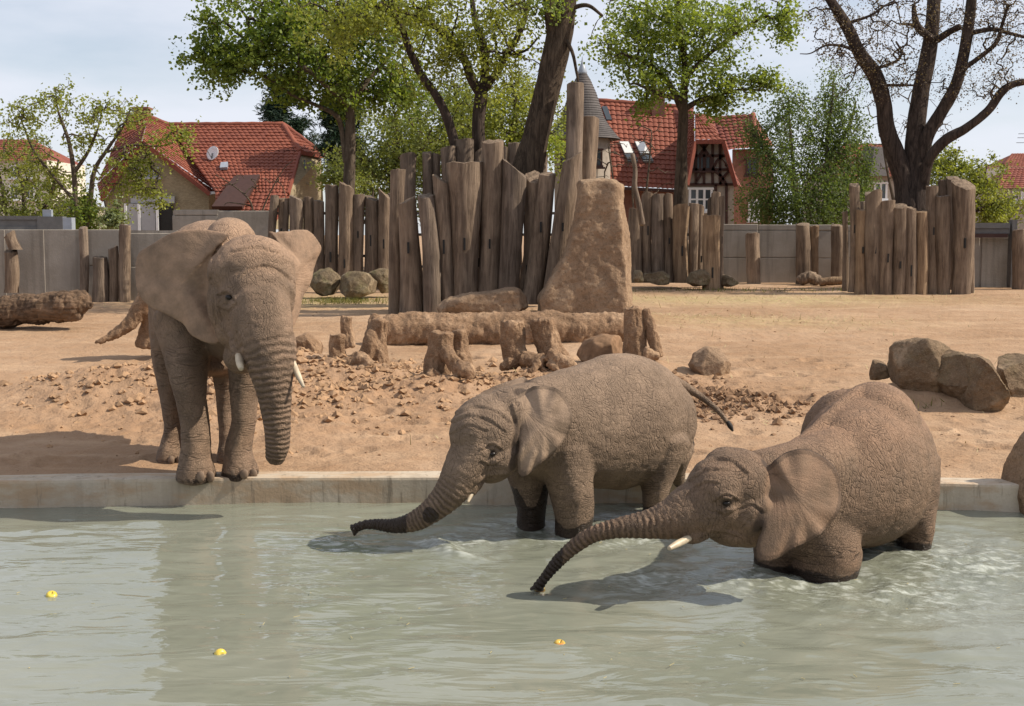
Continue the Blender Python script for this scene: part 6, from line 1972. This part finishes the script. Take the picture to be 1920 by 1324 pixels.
def build_small():
    # the big standing stone and the slab before the ring
    rock('standing_stone', 'tall reddish brown standing stone leaning against the log ring', [(1086, 340), (1110, 335), (1160, 338), (1172, 350), (1174, 380), (1182, 430), (1186, 500), (1188, 560), (1188, 592), (1100, 596), (1012, 592), (1008, 562), (1030, 525), (1052, 490), (1066, 450), (1076, 410), (1084, 370)], 26.9, 1.5, M['rock_red'], 5, voxel=0.06, rough=0.06, cut=0.95, block=18)
    rock('flat_rock', 'long low stone slab lying at the foot of the log ring', [(820, 576), (842, 560), (880, 548), (930, 542), (990, 541), (1000, 552), (1004, 580), (1000, 596), (900, 598), (826, 594)], 26.6, 0.9, M['rock_red'], 6, rough=0.06)
    g1, g2, g3 = 'boulders along the left log fence', 'stones along the right log fence', 'weathered rocks on the open sand'
    rock('boulder', 'mossy angular boulder beside the big elephant ear, before the log fence', [(578, 545), (580, 520), (596, 504), (618, 502), (636, 516), (640, 530), (628, 552), (600, 556)], 34.0, 0.9, M['rock'], 7, g1)
    rock('boulder', 'wide rounded boulder, middle one before the left log fence', [(632, 545), (638, 520), (655, 510), (690, 512), (706, 530), (704, 548), (680, 556), (650, 556)], 33.6, 0.9, M['rock'], 8, g1)
    rock('boulder', 'brown boulder touching the tall log ring', [(692, 512), (712, 503), (732, 504), (740, 525), (738, 550), (715, 550), (706, 532)], 34.2, 0.8, M['rock'], 9, g1)
    rock('boulder', 'flat grey stone before the right log fence', [(1204, 530), (1208, 512), (1240, 508), (1260, 518), (1262, 532), (1230, 536)], 38.0, 0.7, M['rock'], 10, g2)
    rock('boulder', 'rounded pale stone at the foot of the pale split log', [(1284, 530), (1295, 512), (1315, 506), (1330, 514), (1332, 534), (1300, 538)], 37.6, 0.7, M['rock'], 11, g2)
    rock('boulder', 'low sloping stone beside the light panel wall', [(1346, 533), (1352, 514), (1366, 516), (1388, 532), (1370, 536)], 38.2, 0.6, M['rock'], 12, g2)
    rock('boulder', 'small stone in the shade by the standing stone', [(1186, 530), (1190, 508), (1202, 508), (1206, 528)], 37, 0.5, M['rock'], 13, g2)
    rock('rock', 'broad rock with flat lit top standing on the open sand', [(1678, 690), (1680, 655), (1690, 646), (1730, 634), (1780, 652), (1790, 668), (1776, 700), (1765, 745), (1710, 748), (1684, 735)], 17.6, 1.1, M['rock_brown'], 14, g3, 0.035, 0.05, cut=0.62)
    rock('rock', 'upright blocky rock between the flat topped rock and the heap with yellow flowers', [(1748, 715), (1755, 690), (1770, 668), (1790, 656), (1820, 662), (1846, 672), (1850, 700), (1848, 758), (1810, 762), (1760, 752)], 17.2, 0.9, M['rock_brown'], 15, g3, 0.035, 0.05, cut=0.62)
    rock('rock', 'square shouldered rock with a long shadow, yellow flowers at its foot', [(1812, 740), (1818, 668), (1850, 662), (1870, 674), (1874, 700), (1886, 768), (1850, 774), (1806, 770)], 16.9, 0.8, M['rock_brown'], 16, g3, 0.035, 0.05, cut=0.62)
    rock('rock', 'earthy rock cut off by the clay bank right of the square shouldered rock', [(1868, 690), (1880, 668), (1910, 660), (1950, 664), (1975, 690), (1975, 765), (1900, 765), (1868, 750)], 17.5, 0.9, M['rock_brown'], 17, g3, 0.035, 0.05, cut=0.62)
    rock('rock', 'tall brown rock at the right end of the pool wall', [(1896, 915), (1904, 870), (1912, 828), (1935, 800), (1990, 800), (2010, 900), (2005, 990), (1925, 1000), (1908, 960)], 12.3, 0.7, M['rock_red'], 18, None, 0.03, 0.03)
    rock('rock', 'half buried lit stone behind the dark soil heap', [(1290, 690), (1302, 664), (1328, 650), (1352, 656), (1370, 680), (1368, 708), (1300, 710)], 20.0, 0.6, M['rock_red'], 19, None, 0.035, 0.04)
    rock('rock', 'grassy hummock rock lying between retaining log and split stump', [(1078, 668), (1095, 640), (1130, 628), (1168, 632), (1174, 660), (1160, 684), (1100, 686)], 21.2, 0.8, M['clod'], 20, None, 0.035, 0.04)
    rock('rock', 'low clay coloured rock behind the adult elephant trunk', [(548, 668), (552, 632), (575, 624), (600, 640), (612, 664), (590, 676)], 20.8, 0.6, M['stump'], 21, None, 0.035, 0.04)
    # retaining log before the ring
    lump('retaining_log', 'long mud covered log lying across the bank below the standing stone', [[(722, 624, 23.6, 32), (800, 618, 23.7, 33), (900, 622, 23.8, 34), (1000, 620, 23.9, 35), (1100, 618, 24.0, 33), (1172, 616, 24.1, 30)]], M['stump'], 41, 0.04, 0.06, 'log', 4)
    # lying log at the left
    lump('fallen_log', 'thick fallen log with a broken rotten end before the long concrete wall', [[(-80, 588, 26.2, 30), (0, 585, 26.2, 29), (70, 578, 26.1, 29), (120, 574, 26.0, 30), (148, 572, 26.0, 28), (158, 576, 26, 22)], [(120, 566, 26.0, 14), (135, 556, 26, 10), (142, 548, 26, 6)], [(140, 575, 25.9, 16), (165, 572, 25.9, 9), (174, 572, 25.9, 5)], [(135, 590, 25.9, 14), (152, 596, 25.9, 7)]],
         M['rottenwood'], 42, 0.025, 0.055, 'log', 3.5)
    lump('leaning_root', 'grey buttress root leaning down to the ground behind the big elephant', [[(292, 530, 21.6, 20), (268, 572, 21.6, 18), (238, 610, 21.5, 14), (205, 632, 21.4, 9), (180, 642, 21.3, 4)], [(300, 545, 21.8, 22), (285, 610, 21.8, 20), (280, 650, 21.8, 24)]], M['stump'], 43, 0.03, 0.05, 'root', 4)
    # stumps
    g = 'sawn stumps below the bank'
    lump('tree_stump', 'stump cluster with a slanting double trunk and gnarled roots', [[(712, 690, 19.6, 24), (706, 650, 19.6, 20), (710, 618, 19.6, 18), (712, 600, 19.6, 17)], [(690, 668, 19.5, 18), (696, 635, 19.5, 14), (704, 596, 19.8, 11)], [(632, 690, 19.4, 18), (632, 660, 19.4, 15), (633, 628, 19.4, 14.5)], [(655, 650, 20.3, 13), (650, 612, 20.3, 11), (651, 594, 20.3, 11)], [(640, 690, 19.2, 12), (675, 675, 19.2, 16), (695, 690, 19.1, 10)], [(690, 680, 19.2, 10), (672, 698, 19.0, 8)], [(625, 700, 19.2, 10), (640, 680, 19.3, 10)], [(720, 690, 19.3, 11), (735, 702, 19.2, 6)]], M['stump'], 44, 0.015, 0.035, group=g)
    lump('tree_stump', 'two pronged stump with thick knotted roots in the middle of the row', [[(820, 710, 18.6, 26), (822, 670, 18.6, 23), (826, 640, 18.6, 22), (828, 624, 18.6, 21)], [(868, 690, 18.7, 17), (864, 655, 18.8, 14), (861, 622, 18.8, 13)], [(835, 655, 18.4, 12), (852, 680, 18.3, 14), (875, 696, 18.2, 15), (886, 704, 18.2, 9)], [(880, 690, 18.2, 9), (880, 714, 18.1, 4)], [(858, 690, 18.3, 8), (856, 712, 18.2, 4)], [(815, 700, 18.3, 14), (800, 715, 18.2, 8)]], M['stump'], 45, 0.015, 0.035, group=g)
    lump('tree_stump', 'pair of joined stumps leaning apart on one spreading root plate', [[(968, 680, 19.3, 24), (962, 645, 19.3, 21), (962, 618, 19.3, 22), (962, 604, 19.3, 21)], [(1040, 680, 19.3, 30), (1028, 645, 19.3, 24), (1020, 616, 19.3, 21), (1018, 600, 19.3, 21)], [(960, 680, 19.2, 14), (940, 690, 19.1, 7)], [(1030, 665, 19.0, 16), (1060, 682, 18.9, 14), (1082, 690, 18.9, 7)], [(980, 675, 19.1, 16), (1020, 680, 19.0, 16)], [(1030, 680, 18.9, 10), (1050, 698, 18.8, 7)], [(1010, 680, 18.9, 8), (995, 700, 18.8, 5)]], M['stump'], 46, 0.015, 0.035, group=g)
    lump('tree_stump', 'tall split stump with a cleft down its middle beside the retaining log', [[(1192, 668, 20.6, 24), (1190, 630, 20.6, 21), (1187, 590, 20.6, 17), (1186, 578, 20.6, 16)], [(1232, 668, 20.5, 13), (1224, 625, 20.5, 11), (1212, 580, 20.6, 8)], [(1210, 664, 20.3, 13), (1236, 668, 20.3, 8)]], M['stump'], 47, 0.015, 0.03, group=g)
    lump('fallen_log', 'short log lying on the ground next to the round palisade', [[(1538, 529, 40, 8), (1560, 527, 40, 8), (1584, 526, 40, 8)]], M['log_pale'], 48, 0.04, 0.03, 'log', 4)
    lump('root_piece', 'small gnarled root lump at the foot of the flared post', [[(1500, 528, 40.4, 10), (1515, 520, 40.4, 12), (1534, 528, 40.4, 8)]], M['log'], 49, 0.04, 0.06, 'root', 5)
    # loose soil
    scatter_clods('soil_clods', 'heap of dark soil clods behind the middle elephant', 2200, mixs((3, gauss(2.65, 16.8, 0.55, 0.32)), (1, gauss(2.9, 16.6, 1.0, 0.5)), (.6, gauss(2.2, 18.6, .5, .6))), (0.008, 0.075), M['clod'], 71, 0.85)
    scatter_clods('sand_clods', 'churned clods of sand around stumps and heaps', 6500, mixs((3, gauss(-4.6, 18.2, 1.3, 1.0)), (2, gauss(-3.2, 17.5, 1.2, .9)), (3, gauss(-0.9, 18.6, 1.7, .7)), (.25, gauss(-2.0, 16.2, 2.6, 1.3)), (1.5, gauss(-2.2, 20.3, 1.0, .6))), (0.006, 0.085), M['sandclod'], 72, 0.75)
    scatter_clods('pebbles', 'small stones and dung crumbs strewn over the sand', 700, mixs((1, lambda r, n: np.stack([r.uniform(-7, 8, n), r.uniform(12.9, 30, n)], 1)), (.6, gauss(4.5, 15, 2.5, 1.5))), (0.006, 0.03), M['clod'], 73)
    blades('straw', 'scattered dry straw on the sand', 2600, mixs((1, gauss(5.0, 27.0, 2.2, .9)), (1.2, gauss(6.0, 33.6, 4, 1.0)), (.8, lambda r, n: np.stack([r.uniform(-2, 9, n), r.uniform(14, 34, n)], 1)), (.8, gauss(-5.5, 32.5, 3, 1.3))), 0.16, 0.006, M['straw'], 74, 3.0, 0.015)
    blades('grass', 'thin grass by the stones and fence foot', 1500, mixs((1, gauss(-4.4, 32.6, .5, .3)), (.05, gauss(5.4, 17.0, .2, .1)), (1, lambda r, n: np.stack([r.uniform(-6.5, -2.9, n), r.uniform(31.5, 33.4, n)], 1)), (1, lambda r, n: np.stack([r.uniform(3, 10, n), r.uniform(36.5, 38, n)], 1))), 0.12, 0.008, M['grass'], 75, 0.5)
    apple('yellow apple with its stalk pit up, floating in front of the adult elephant', 97, 1129, ((.55, .38, .03), (.62, .50, .08)), 1, 0.5)
    apple('half sunk plain yellow apple floating apart from the other fruit', 413, 1245, ((.60, .42, .04), (.65, .50, .09)), 2, 1.3)
    apple('red and yellow apple floating on open water', 1049, 1226, ((.50, .46, .06), (.50, .16, .04)), 3, 0.4)
    rock('rock', 'small flat stone lying beside the flat topped rock', [(1630, 690), (1636, 676), (1652, 674), (1662, 684), (1666, 712), (1632, 714)], 18.2, 0.3, M['rock_brown'], 24, g3, 0.025, 0.02)
    apple('dark eaten apple floating under the trunk tip of the brown elephant', 1012, 1121, ((.30, .24, .04), (.10, .05, .02)), 4, 0.7)
def floating_bits():
    rng = np.random.default_rng(91)
    mb = MB()
    for k in range(60):
        px, py = rng.uniform(0, 1920), rng.uniform(1010, 1320)
        d = (CAM_H - WATER_Z) * FPX / (py - 440)
        c = P(px, py, d)
        c[2] = WATER_Z + 0.012
        a = rng.random() * 6.28
        L = rng.uniform(0.004, 0.028)
        v = np.array((math.cos(a), math.sin(a), 0.05)) * L
        mb.bar(c - v, c + v, 0.003, 0.003)
    tag(mb.build('straw_bits', M['straw']), 'bits of straw floating on the pool', kind='stuff')
if 'small' in BUILD:
    floating_bits()
    build_small()
